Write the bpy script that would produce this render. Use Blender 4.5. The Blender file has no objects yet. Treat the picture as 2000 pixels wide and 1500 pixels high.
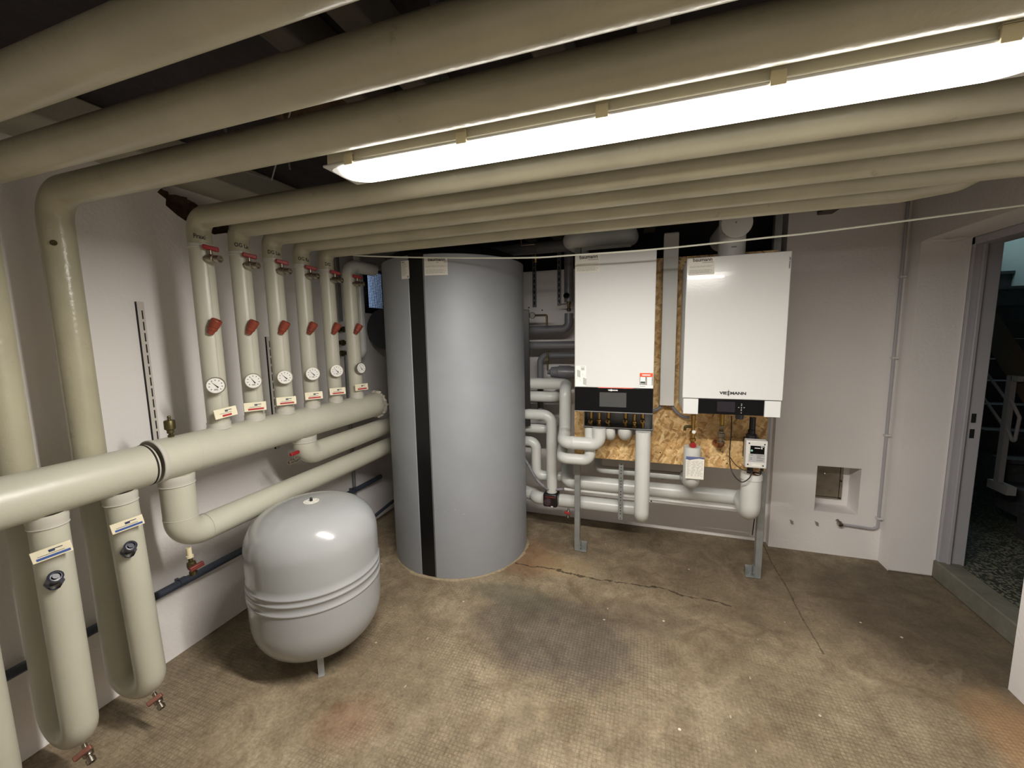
import bpy, math, random
from math import sin, cos, pi, radians, sqrt, atan2
from mathutils import Vector, Matrix
from mathutils.geometry import tessellate_polygon

random.seed(7)
scene = bpy.context.scene
COL = scene.collection

# ------------------------------------------------------------------ camera
YAW, PITCH, ROLL, FPX, CAMZ = .3247509, .11931515, -.016839, 783.776, 1.59
_f = Vector((-sin(YAW) * cos(PITCH), cos(YAW) * cos(PITCH), -sin(PITCH)))
_r = Vector((cos(YAW), sin(YAW), 0))
_u = _r.cross(_f)
CR = _r * cos(ROLL) + _u * sin(ROLL)
CU = -_r * sin(ROLL) + _u * cos(ROLL)
cam_d = bpy.data.cameras.new('camera')
cam_d.sensor_width = 36
cam_d.lens = 36 * FPX / 2000
cam_d.clip_start = 0.02
cam = bpy.data.objects.new('camera', cam_d)
M = Matrix((CR, CU, -_f)).transposed().to_4x4()
M.translation = (0, 0, CAMZ)
cam.matrix_world = M
COL.objects.link(cam)
scene.camera = cam

# ------------------------------------------------------------------ world, view
w = bpy.data.worlds.new('world')
scene.world = w
w.use_nodes = True
w.node_tree.nodes['Background'].inputs[0].default_value = (.55, .72, 1, 1)
w.node_tree.nodes['Background'].inputs[1].default_value = .4
vs = scene.view_settings
vs.view_transform = 'Standard'
vs.look = 'None'
vs.gamma = 1
vs.use_curve_mapping = False
vs.exposure = 1.79
LAMP_STRENGTH = 4.5
TUBE_WATTS = 18.0
STAIR_WATTS = 3.0


def area_light(name, loc, rot, size, watts, color):
    d = bpy.data.lights.new(name, 'AREA')
    d.shape = 'RECTANGLE'
    d.size, d.size_y = size
    d.energy = watts
    d.color = color
    o = bpy.data.objects.new(name, d)
    o.location = loc
    o.rotation_euler = rot
    COL.objects.link(o)
    return o


# daylight that falls down the stairwell next door
area_light('stairwell_daylight', (3.0, 5.5, 3.3), (radians(20), 0, 0), (.8, .8), STAIR_WATTS, (.72, .92, 1.0))
# the two tubes of the strip light: the fitting throws most of its light downwards
area_light('strip_light_tubes', (-.10, 1.03, 2.0465), (0, 0, 0), (1.38, .035), TUBE_WATTS, (1, .95, .88))


# ------------------------------------------------------------------ picture ray -> point on a plane of the room
def P(px, py, y):
    d = _f + CR * ((px - 1000) / FPX) - CU * ((py - 750) / FPX)
    t = y / d.y
    return Vector((0, 0, CAMZ)) + d * t


# ------------------------------------------------------------------ materials
def srgb(c):
    return tuple((v / 12.92 if v <= .04045 else ((v + .055) / 1.055) ** 2.4) for v in [x / 255 for x in c]) + (1,)


MATS = {}


def mat(name, rgb, rough=.5, metal=0.0, var=.06, vscale=6, bump=0.0, bscale=60, spec=.5, coat=0, emit=None):
    if name in MATS:
        return MATS[name]
    m = bpy.data.materials.new(name)
    m.use_nodes = True
    nt = m.node_tree
    N, L = nt.nodes, nt.links
    b = N['Principled BSDF']
    b.inputs['Roughness'].default_value = rough
    b.inputs['Metallic'].default_value = metal
    b.inputs['Specular IOR Level'].default_value = spec
    b.inputs['Coat Weight'].default_value = coat
    c = srgb(rgb)
    tc = N.new('ShaderNodeTexCoord')
    if var > 0:
        n = N.new('ShaderNodeTexNoise')
        n.inputs['Scale'].default_value = vscale
        n.inputs['Detail'].default_value = 4
        L.new(tc.outputs['Object'], n.inputs['Vector'])
        r = N.new('ShaderNodeValToRGB')
        r.color_ramp.elements[0].position = .3
        r.color_ramp.elements[1].position = .7
        r.color_ramp.elements[0].color = tuple(x * (1 - var) for x in c[:3]) + (1,)
        r.color_ramp.elements[1].color = tuple(min(1, x * (1 + var)) for x in c[:3]) + (1,)
        L.new(n.outputs['Fac'], r.inputs['Fac'])
        L.new(r.outputs['Color'], b.inputs['Base Color'])
    else:
        b.inputs['Base Color'].default_value = c
    if bump > 0:
        n2 = N.new('ShaderNodeTexNoise')
        n2.inputs['Scale'].default_value = bscale
        n2.inputs['Detail'].default_value = 3
        L.new(tc.outputs['Object'], n2.inputs['Vector'])
        bp = N.new('ShaderNodeBump')
        bp.inputs['Strength'].default_value = bump
        bp.inputs['Distance'].default_value = .01
        L.new(n2.outputs['Fac'], bp.inputs['Height'])
        L.new(bp.outputs['Normal'], b.inputs['Normal'])
    if emit:
        b.inputs['Emission Color'].default_value = emit[0] + (1,)
        b.inputs['Emission Strength'].default_value = emit[1]
    MATS[name] = m
    return m


m_pipe = mat('painted_pipe_wrap', (180, 175, 151), .30, var=.10, vscale=5, bump=.17, bscale=42)


def add_scuffs(m, dirt, amount=.42, scale=11.0, lo=.62, hi=.72):
    # sparse dirty smears and drip marks on top of the paint
    N, L = m.node_tree.nodes, m.node_tree.links
    b = N['Principled BSDF']
    src = b.inputs['Base Color'].links[0].from_socket
    tc = N.new('ShaderNodeTexCoord')
    n = N.new('ShaderNodeTexNoise')
    n.inputs['Scale'].default_value = scale
    n.inputs['Detail'].default_value = 9
    n.inputs['Roughness'].default_value = .72
    n.inputs['Distortion'].default_value = .15
    L.new(tc.outputs['Object'], n.inputs['Vector'])
    r = N.new('ShaderNodeMapRange')
    r.inputs['From Min'].default_value = lo
    r.inputs['From Max'].default_value = hi
    r.inputs['To Max'].default_value = amount
    L.new(n.outputs['Fac'], r.inputs['Value'])
    x = N.new('ShaderNodeMix')
    x.data_type = 'RGBA'
    L.new(r.outputs['Result'], x.inputs['Factor'])
    L.new(src, x.inputs['A'])
    x.inputs['B'].default_value = srgb(dirt)
    L.new(x.outputs['Result'], b.inputs['Base Color'])


add_scuffs(m_pipe, (96, 82, 60))
m_riser = mat('riser_wrap', (190, 188, 172), .36, var=.05, vscale=4, bump=.08, bscale=40)
m_collar = mat('pvc_collar', (193, 190, 180), .3, var=.03)
m_pvc = mat('light_grey_pvc', (200, 202, 198), .3, var=.03, vscale=8, bump=.05, bscale=30)
m_greypvc = mat('shaded_grey_pvc', (112, 112, 118), .35, var=.06)  # grey PVC with the shade of the gap mixed into its colour
m_darktube = mat('dark_blue_grey_tube', (62, 68, 82), .35, var=.15, vscale=14)
m_black = mat('black_plastic', (18, 18, 20), .35, var=0)
m_gloss = mat('gloss_black_glass', (7, 7, 10), .12, var=0, spec=.3)
m_screen = mat('grey_display', (70, 71, 70), .15, var=.05)
m_screen2 = mat('dark_display', (36, 32, 40), .15, var=.1)
m_white = mat('white_enamel', (212, 213, 212), .5, var=.01, vscale=2, bump=.015, bscale=120)
m_gloss_white = mat('white_gloss_front', (210, 211, 210), .17, var=.01, vscale=2, bump=.02, bscale=160, coat=.4)
m_white2 = mat('white_plastic', (208, 207, 203), .45, var=.02)
m_paper = mat('white_paper', (226, 223, 214), .7, var=.02)
m_cream = mat('cream_plate', (232, 224, 196), .45, var=.03, vscale=25)
m_brass = mat('brass', (176, 142, 84), .32, 1, var=.15, vscale=30)
m_nickel = mat('nickel', (168, 160, 146), .3, 1, var=.1, vscale=30)
m_draincock = mat('drain_cock_brown', (128, 84, 70), .5, .3, var=.2, vscale=30)
m_copper = mat('copper', (166, 122, 98), .38, 1, var=.15, vscale=20)
m_darkbrass = mat('dark_brass', (92, 84, 56), .45, .8, var=.2, vscale=30)
m_red = mat('red_plastic', (146, 24, 28), .4, var=.08, vscale=20)
m_darkred = mat('dull_red_metal', (112, 48, 44), .5, .3, var=.2, vscale=30)
m_orange = mat('brown_orange_cap', (134, 60, 42), .45, var=.15, vscale=25)
m_bluelab = mat('blue_print', (62, 92, 158), .5, var=.1, vscale=60)
m_redlab = mat('red_print', (178, 40, 50), .5, var=.1, vscale=60)
m_ink = mat('dark_ink', (48, 48, 50), .7, var=0)
m_greyink = mat('grey_ink', (128, 128, 124), .7, var=0)
m_whiteink = mat('white_ink', (225, 226, 228), .5, var=0)
m_orangeprint = mat('orange_print', (226, 84, 36), .5, var=.03)
m_tank = mat('tank_jacket', (154, 158, 164), .58, .25, var=.04, vscale=5, bump=.12, bscale=9)
m_tankblack = mat('tank_black_strip', (13, 13, 16), .35, var=0)
m_vessel = mat('grey_lacquer', (158, 160, 161), .22, var=.02, vscale=3, coat=.3)
m_galv = mat('galvanised_steel', (146, 149, 148), .4, .35, var=.12, vscale=18, bump=.03)
m_alu = mat('grey_metal', (150, 152, 154), .4, .6, var=.08, vscale=18)
m_clip = mat('lamp_clip', (214, 203, 170), .4, var=.03)
m_tray = mat('lamp_tray', (214, 208, 186), .5, var=.03)
m_flex = mat('corrugated_grey', (120, 120, 124), .4, var=.08)
m_cable = mat('black_cable', (26, 26, 28), .5, var=0)
m_string = mat('white_cord', (226, 228, 214), .6, var=.02)
m_rust = mat('rubble', (84, 66, 48), .9, var=.4, vscale=22, bump=.9, bscale=35)
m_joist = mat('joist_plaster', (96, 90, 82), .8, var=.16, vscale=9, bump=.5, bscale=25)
m_door = mat('grey_steel_frame', (172, 170, 176), .45, var=.03, vscale=4)
m_plate = mat('zinc_plate', (148, 138, 122), .42, .7, var=.22, vscale=12)
m_railpaint = mat('rail_paint', (150, 146, 146), .5, var=.03)
m_stair = mat('dark_stone', (62, 60, 62), .6, var=.3, vscale=30)
m_stairwall = mat('stairwell_plaster', (176, 190, 186), .8, var=.05)
m_wood = mat('brown_stringer', (86, 66, 48), .5, var=.2, vscale=5)
m_duct = mat('dark_duct', (66, 68, 74), .6, var=.2, vscale=4, bump=.2)
m_rail = mat('wall_rail_white', (206, 200, 192), .6, var=.04)
m_slot = mat('slot_black', (20, 19, 20), .8, var=0)
m_foil = mat('crumpled_foil', (196, 190, 176), .5, .1, var=.15, vscale=40, bump=.9, bscale=40)
m_dial = mat('dial_white', (232, 231, 226), .3, var=0)
m_hose = mat('yellow_brass_tube', (168, 140, 72), .35, .8, var=.15, vscale=30)


def wall_mat(name, rgb, bump=.35):
    if name in MATS:
        return MATS[name]
    m = mat(name, rgb, .75, var=.035, vscale=1.6, bump=bump, bscale=55)
    return m


m_wall = wall_mat('white_plaster', (236, 232, 230), .25)
m_wallpanel = mat('painted_board', (198, 192, 186), .6, var=.02, vscale=1.5, bump=.1, bscale=25)


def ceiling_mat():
    m = mat('dark_ceiling', (52, 47, 50), .9, var=.35, vscale=3.2, bump=.8, bscale=14)
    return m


def node_floor():
    m = bpy.data.materials.new('worn_screed')
    m.use_nodes = True
    nt = m.node_tree
    N, L = nt.nodes, nt.links
    b = N['Principled BSDF']
    b.inputs['Specular IOR Level'].default_value = .35
    tc = N.new('ShaderNodeTexCoord')
    sep = N.new('ShaderNodeSeparateXYZ')
    L.new(tc.outputs['Object'], sep.inputs[0])

    def noise(scale, detail=5, rough=.55, dist=0.0, off=(0, 0, 0), sc=(1, 1, 1)):
        mp = N.new('ShaderNodeMapping')
        mp.inputs['Location'].default_value = off
        mp.inputs['Scale'].default_value = sc
        L.new(tc.outputs['Object'], mp.inputs[0])
        n = N.new('ShaderNodeTexNoise')
        n.inputs['Scale'].default_value = scale
        n.inputs['Detail'].default_value = detail
        n.inputs['Roughness'].default_value = rough
        n.inputs['Distortion'].default_value = dist
        L.new(mp.outputs[0], n.inputs['Vector'])
        return n.outputs['Fac']

    def ramp(fac, stops):
        r = N.new('ShaderNodeValToRGB')
        els = r.color_ramp.elements
        els[0].position, els[0].color = stops[0][0], stops[0][1]
        els[1].position, els[1].color = stops[-1][0], stops[-1][1]
        for p, c in stops[1:-1]:
            e = els.new(p)
            e.color = c
        L.new(fac, r.inputs['Fac'])
        return r.outputs['Color']

    def math_(op, a, b_=None, c=None, clamp=False):
        n = N.new('ShaderNodeMath')
        n.operation = op
        n.use_clamp = clamp
        for i, v in enumerate((a, b_, c)):
            if v is None:
                continue
            if isinstance(v, (int, float)):
                n.inputs[i].default_value = v
            else:
                L.new(v, n.inputs[i])
        return n.outputs[0]

    def mix(fac, a, b_, mode='MIX'):
        n = N.new('ShaderNodeMix')
        n.data_type = 'RGBA'
        n.blend_type = mode
        for inp, v in ((n.inputs['Factor'], fac), (n.inputs['A'], a), (n.inputs['B'], b_)):
            if isinstance(v, (int, float)):
                inp.default_value = v
            elif isinstance(v, tuple):
                inp.default_value = v
            else:
                L.new(v, inp)
        return n.outputs['Result']

    def blob(cx, cy, rx, ry, wob=.35, soft=.35, nsc=3.0):
        # 0..1 mask of an irregular spill
        dx = math_('DIVIDE', math_('SUBTRACT', sep.outputs[0], cx), rx)
        dy = math_('DIVIDE', math_('SUBTRACT', sep.outputs[1], cy), ry)
        d = math_('SQRT', math_('ADD', math_('MULTIPLY', dx, dx), math_('MULTIPLY', dy, dy)))
        nn = noise(nsc, 5, .6, 0, (cx, cy, 0))
        d = math_('ADD', d, math_('MULTIPLY', math_('SUBTRACT', nn, .5), wob * 2.4))
        n = N.new('ShaderNodeMapRange')
        n.interpolation_type = 'SMOOTHSTEP'
        L.new(d, n.inputs['Value'])
        n.inputs['From Min'].default_value = 1 - soft
        n.inputs['From Max'].default_value = 1 + soft
        n.inputs['To Min'].default_value = 1
        n.inputs['To Max'].default_value = 0
        return n.outputs['Result']

    base = ramp(noise(1.6, 8, .6, .4), [(.28, srgb((110, 99, 82))), (.5, srgb((138, 126, 106))), (.72, srgb((160, 148, 126)))])
    fine = ramp(noise(9, 8, .65, .3), [(.3, (.72, .70, .66, 1)), (.7, (1.22, 1.2, 1.16, 1))])
    col = mix(1.0, base, fine, 'MULTIPLY')
    grain = ramp(noise(70, 6, .7), [(.3, (.70, .69, .67, 1)), (.7, (1.28, 1.27, 1.26, 1))])
    col = mix(1.0, col, grain, 'MULTIPLY')
    v3 = ramp(noise(14, 8, .75, 1.2, (7, 2, 0)), [(.54, (0, 0, 0, 1)), (.66, (1, 1, 1, 1))])
    col = mix(math_('MULTIPLY', v3, .3), col, srgb((84, 70, 54)))
    # brown veined blotches
    v = ramp(noise(4.2, 9, .7, 1.6, (3, 1, 0)), [(.5, (0, 0, 0, 1)), (.62, (1, 1, 1, 1))])
    col = mix(math_('MULTIPLY', v, .38), col, srgb((92, 72, 52)))
    # pale dusty scuffs
    v2 = ramp(noise(5.2, 9, .72, .8, (9, 4, 0)), [(.58, (0, 0, 0, 1)), (.7, (1, 1, 1, 1))])
    col = mix(math_('MULTIPLY', v2, .35), col, srgb((190, 176, 146)))
    # soot coloured stain in the middle, darker zone by the door, rust spills
    col = mix(math_('MULTIPLY', blob(-.42, 1.92, .44, .27, .4, .35), .55), col, srgb((66, 63, 64)))
    col = mix(math_('MULTIPLY', blob(-.05, 2.2, .32, .14, .45, .4), .4), col, srgb((76, 66, 58)))
    col = mix(math_('MULTIPLY', blob(-.72, 2.18, .3, .1, .45, .4), .45), col, srgb((82, 84, 72)))
    col = mix(math_('MULTIPLY', blob(-.78, 2.62, .2, .22, .5, .55), .38), col, srgb((140, 92, 58)))
    col = mix(math_('MULTIPLY', blob(-.52, 2.58, .2, .12, .5, .5), .38), col, srgb((176, 150, 110)))
    col = mix(math_('MULTIPLY', blob(-1.13, 1.2, .13, .12, .7, .7), .28), col, srgb((138, 86, 58)))
    col = mix(math_('MULTIPLY', blob(1.45, 1.82, .17, .32, .3, .4), .5), col, srgb((184, 142, 98)))
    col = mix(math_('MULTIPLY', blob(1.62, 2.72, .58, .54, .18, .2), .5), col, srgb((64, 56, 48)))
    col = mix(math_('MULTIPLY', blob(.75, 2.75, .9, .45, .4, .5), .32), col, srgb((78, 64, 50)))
    # white paint specks
    vo = N.new('ShaderNodeTexVoronoi')
    vo.inputs['Scale'].default_value = 7
    L.new(tc.outputs['Object'], vo.inputs['Vector'])
    sp = math_('MULTIPLY', math_('LESS_THAN', vo.outputs['Distance'], .045), math_('GREATER_THAN', noise(2.3, 2, .5, 0, (5, 5, 0)), .5))
    col = mix(math_('MULTIPLY', sp, .75), col, srgb((225, 218, 200)))
    vo2 = N.new('ShaderNodeTexVoronoi')
    vo2.inputs['Scale'].default_value = 15
    mp = N.new('ShaderNodeMapping')
    mp.inputs['Scale'].default_value = (1, .45, 1)
    mp.inputs['Rotation'].default_value = (0, 0, .6)
    L.new(tc.outputs['Object'], mp.inputs[0])
    L.new(mp.outputs[0], vo2.inputs['Vector'])
    sp2 = math_('MULTIPLY', math_('LESS_THAN', vo2.outputs['Distance'], .06), math_('GREATER_THAN', noise(3.1, 2, .5, 0, (1, 7, 0)), .56))
    col = mix(math_('MULTIPLY', sp2, .5), col, srgb((210, 200, 176)))
    # a crack running from the tank towards the right post
    cy = math_('ADD', math_('ADD', 2.5, math_('MULTIPLY', math_('SUBTRACT', noise(3, 4, .6), .5), .22)), math_('MULTIPLY', sep.outputs[0], -.03))
    dc = math_('ABSOLUTE', math_('SUBTRACT', sep.outputs[1], cy))
    cx = math_('MULTIPLY', math_('GREATER_THAN', sep.outputs[0], -1.0), math_('LESS_THAN', sep.outputs[0], .5))
    wid = math_('MULTIPLY', math_('SUBTRACT', noise(22, 5, .75), .36), .045)
    crack = math_('MULTIPLY', math_('LESS_THAN', dc, wid), cx)
    # screed joint from the right post
    j = math_('ABSOLUTE', math_('SUBTRACT', sep.outputs[0], math_('ADD', .86, math_('MULTIPLY', math_('SUBTRACT', noise(2, 3), .5), .05))))
    jm = math_('MULTIPLY', math_('LESS_THAN', j, math_('MULTIPLY', math_('SUBTRACT', noise(26, 4, .7), .32), .018)), math_('GREATER_THAN', sep.outputs[1], 2.2))
    dark = math_('MAXIMUM', crack, math_('MULTIPLY', jm, .8))
    col = mix(math_('MULTIPLY', dark, .75), col, srgb((44, 36, 28)))
    # imprinted little squares, worn away in places
    K = 2 * pi / .0165
    sx = math_('SINE', math_('MULTIPLY', sep.outputs[0], K))
    sy = math_('SINE', math_('MULTIPLY', sep.outputs[1], K))
    g = math_('MAXIMUM', sx, sy)
    g = math_('SUBTRACT', 1, math_('MULTIPLY', math_('MAXIMUM', math_('SUBTRACT', g, .45), 0), 1.8))
    wear = N.new('ShaderNodeMapRange')
    L.new(noise(1.9, 6, .62, .5, (2, 8, 0)), wear.inputs['Value'])
    wear.inputs['From Min'].default_value = .40
    wear.inputs['From Max'].default_value = .56
    yfade = N.new('ShaderNodeMapRange')
    L.new(sep.outputs[1], yfade.inputs['Value'])
    yfade.inputs['From Min'].default_value = 2.1
    yfade.inputs['From Max'].default_value = 2.45
    yfade.inputs['To Min'].default_value = 1
    yfade.inputs['To Max'].default_value = 0
    wm = math_('MULTIPLY', wear.outputs['Result'], yfade.outputs['Result'])
    wm = math_('MAXIMUM', math_('MULTIPLY', wm, .8), math_('MULTIPLY', blob(-.42, 1.92, .50, .34, .4, .4), 1.0))
    gm = math_('MULTIPLY', math_('MULTIPLY', math_('SUBTRACT', 1, g), wm), math_('MULTIPLY', noise(40, 4, .7), 1.9))
    col = mix(math_('MULTIPLY', gm, .42), col, srgb((66, 56, 44)))
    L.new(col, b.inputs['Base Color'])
    rr = N.new('ShaderNodeMapRange')
    L.new(noise(6, 5), rr.inputs['Value'])
    rr.inputs['To Min'].default_value = .42
    rr.inputs['To Max'].default_value = .85
    L.new(rr.outputs['Result'], b.inputs['Roughness'])
    h = math_('ADD', math_('MULTIPLY', noise(30, 6, .7), .35), math_('MULTIPLY', gm, -.6))
    h = math_('ADD', h, math_('MULTIPLY', dark, -1.2))
    bp = N.new('ShaderNodeBump')
    bp.inputs['Strength'].default_value = .5
    bp.inputs['Distance'].default_value = .004
    L.new(h, bp.inputs['Height'])
    L.new(bp.outputs['Normal'], b.inputs['Normal'])
    return m


def node_terrazzo():
    m = bpy.data.materials.new('terrazzo')
    m.use_nodes = True
    N, L = m.node_tree.nodes, m.node_tree.links
    b = N['Principled BSDF']
    tc = N.new('ShaderNodeTexCoord')
    v = N.new('ShaderNodeTexVoronoi')
    v.inputs['Scale'].default_value = 95
    L.new(tc.outputs['Object'], v.inputs['Vector'])
    r = N.new('ShaderNodeValToRGB')
    r.color_ramp.interpolation = 'CONSTANT'
    e = r.color_ramp.elements
    e[0].color = srgb((60, 60, 52))
    e[1].position = .55
    e[1].color = srgb((126, 123, 106))
    x = e.new(.8)
    x.color = srgb((96, 98, 86))
    L.new(v.outputs['Color'], r.inputs['Fac'])
    L.new(r.outputs['Color'], b.inputs['Base Color'])
    b.inputs['Roughness'].default_value = .4
    return m


def node_osb():
    m = bpy.data.materials.new('oriented_strand_board')
    m.use_nodes = True
    N, L = m.node_tree.nodes, m.node_tree.links
    b = N['Principled BSDF']
    tc = N.new('ShaderNodeTexCoord')
    cols = []
    hs = []
    for k, (rot, sc) in enumerate(((.3, (17, 1, 62)), (-.65, (19, 1, 70)), (1.15, (19, 1, 66)))):
        m0 = N.new('ShaderNodeMapping')
        m0.inputs['Rotation'].default_value = (0, rot, 0)
        m0.inputs['Location'].default_value = (k * 3.3, 0, k * 1.7)
        L.new(tc.outputs['Object'], m0.inputs[0])
        mp = N.new('ShaderNodeMapping')
        mp.inputs['Scale'].default_value = sc
        L.new(m0.outputs[0], mp.inputs[0])
        v = N.new('ShaderNodeTexVoronoi')
        v.inputs['Scale'].default_value = 1
        L.new(mp.outputs[0], v.inputs['Vector'])
        s = N.new('ShaderNodeSeparateColor')
        L.new(v.outputs['Color'], s.inputs[0])
        cols.append(s.outputs[0])
        hs.append(s.outputs[1])
    # choose one of the three strand layers per cell
    def mx(f, a, c):
        n = N.new('ShaderNodeMix')
        L.new(f, n.inputs[0])
        L.new(a, n.inputs[2])
        L.new(c, n.inputs[3])
        return n.outputs[0]

    def gt(a, t):
        n = N.new('ShaderNodeMath')
        n.operation = 'GREATER_THAN'
        L.new(a, n.inputs[0])
        n.inputs[1].default_value = t
        return n.outputs[0]
    fac = mx(gt(hs[1], .5), cols[0], cols[1])
    fac = mx(gt(hs[2], .6), fac, cols[2])
    r = N.new('ShaderNodeValToRGB')
    e = r.color_ramp.elements
    e[0].color = srgb((166, 128, 78))
    e[1].color = srgb((240, 212, 158))
    for p, c in ((.12, (188, 146, 92)), (.3, (208, 168, 112)), (.65, (222, 186, 130))):
        x = e.new(p)
        x.color = srgb(c)
    L.new(fac, r.inputs['Fac'])
    n = N.new('ShaderNodeTexNoise')
    n.inputs['Scale'].default_value = 30
    n.inputs['Detail'].default_value = 6
    L.new(tc.outputs['Object'], n.inputs['Vector'])
    rr = N.new('ShaderNodeValToRGB')
    rr.color_ramp.elements[0].position = .3
    rr.color_ramp.elements[0].color = (.62, .58, .52, 1)
    rr.color_ramp.elements[1].position = .6
    rr.color_ramp.elements[1].color = (1, 1, 1, 1)
    L.new(n.outputs['Fac'], rr.inputs['Fac'])
    mm = N.new('ShaderNodeMix')
    mm.data_type = 'RGBA'
    mm.blend_type = 'MULTIPLY'
    mm.inputs['Factor'].default_value = .8
    L.new(r.outputs['Color'], mm.inputs['A'])
    L.new(rr.outputs['Color'], mm.inputs['B'])
    L.new(mm.outputs['Result'], b.inputs['Base Color'])
    b.inputs['Roughness'].default_value = .6
    bp = N.new('ShaderNodeBump')
    bp.inputs['Strength'].default_value = .5
    bp.inputs['Distance'].default_value = .003
    L.new(fac, bp.inputs['Height'])
    L.new(bp.outputs['Normal'], b.inputs['Normal'])
    return m


def lens_mat():
    m = bpy.data.materials.new('lit_diffuser')
    m.use_nodes = True
    N, L = m.node_tree.nodes, m.node_tree.links
    b = N['Principled BSDF']
    b.inputs['Base Color'].default_value = (.9, .9, .88, 1)
    b.inputs['Roughness'].default_value = .35
    b.inputs['Emission Color'].default_value = (1, .95, .88, 1)
    # the tubes stop short of both ends of the cover
    tc = N.new('ShaderNodeTexCoord')
    s = N.new('ShaderNodeSeparateXYZ')
    L.new(tc.outputs['Object'], s.inputs[0])
    a = N.new('ShaderNodeMath')
    a.operation = 'ABSOLUTE'
    L.new(s.outputs[0], a.inputs[0])
    r = N.new('ShaderNodeMapRange')
    L.new(a.outputs[0], r.inputs['Value'])
    r.inputs['From Min'].default_value = .66
    r.inputs['From Max'].default_value = .765
    r.inputs['To Min'].default_value = LAMP_STRENGTH
    r.inputs['To Max'].default_value = LAMP_STRENGTH * .03
    r.interpolation_type = 'SMOOTHSTEP'
    L.new(r.outputs['Result'], b.inputs['Emission Strength'])
    return m


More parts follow.
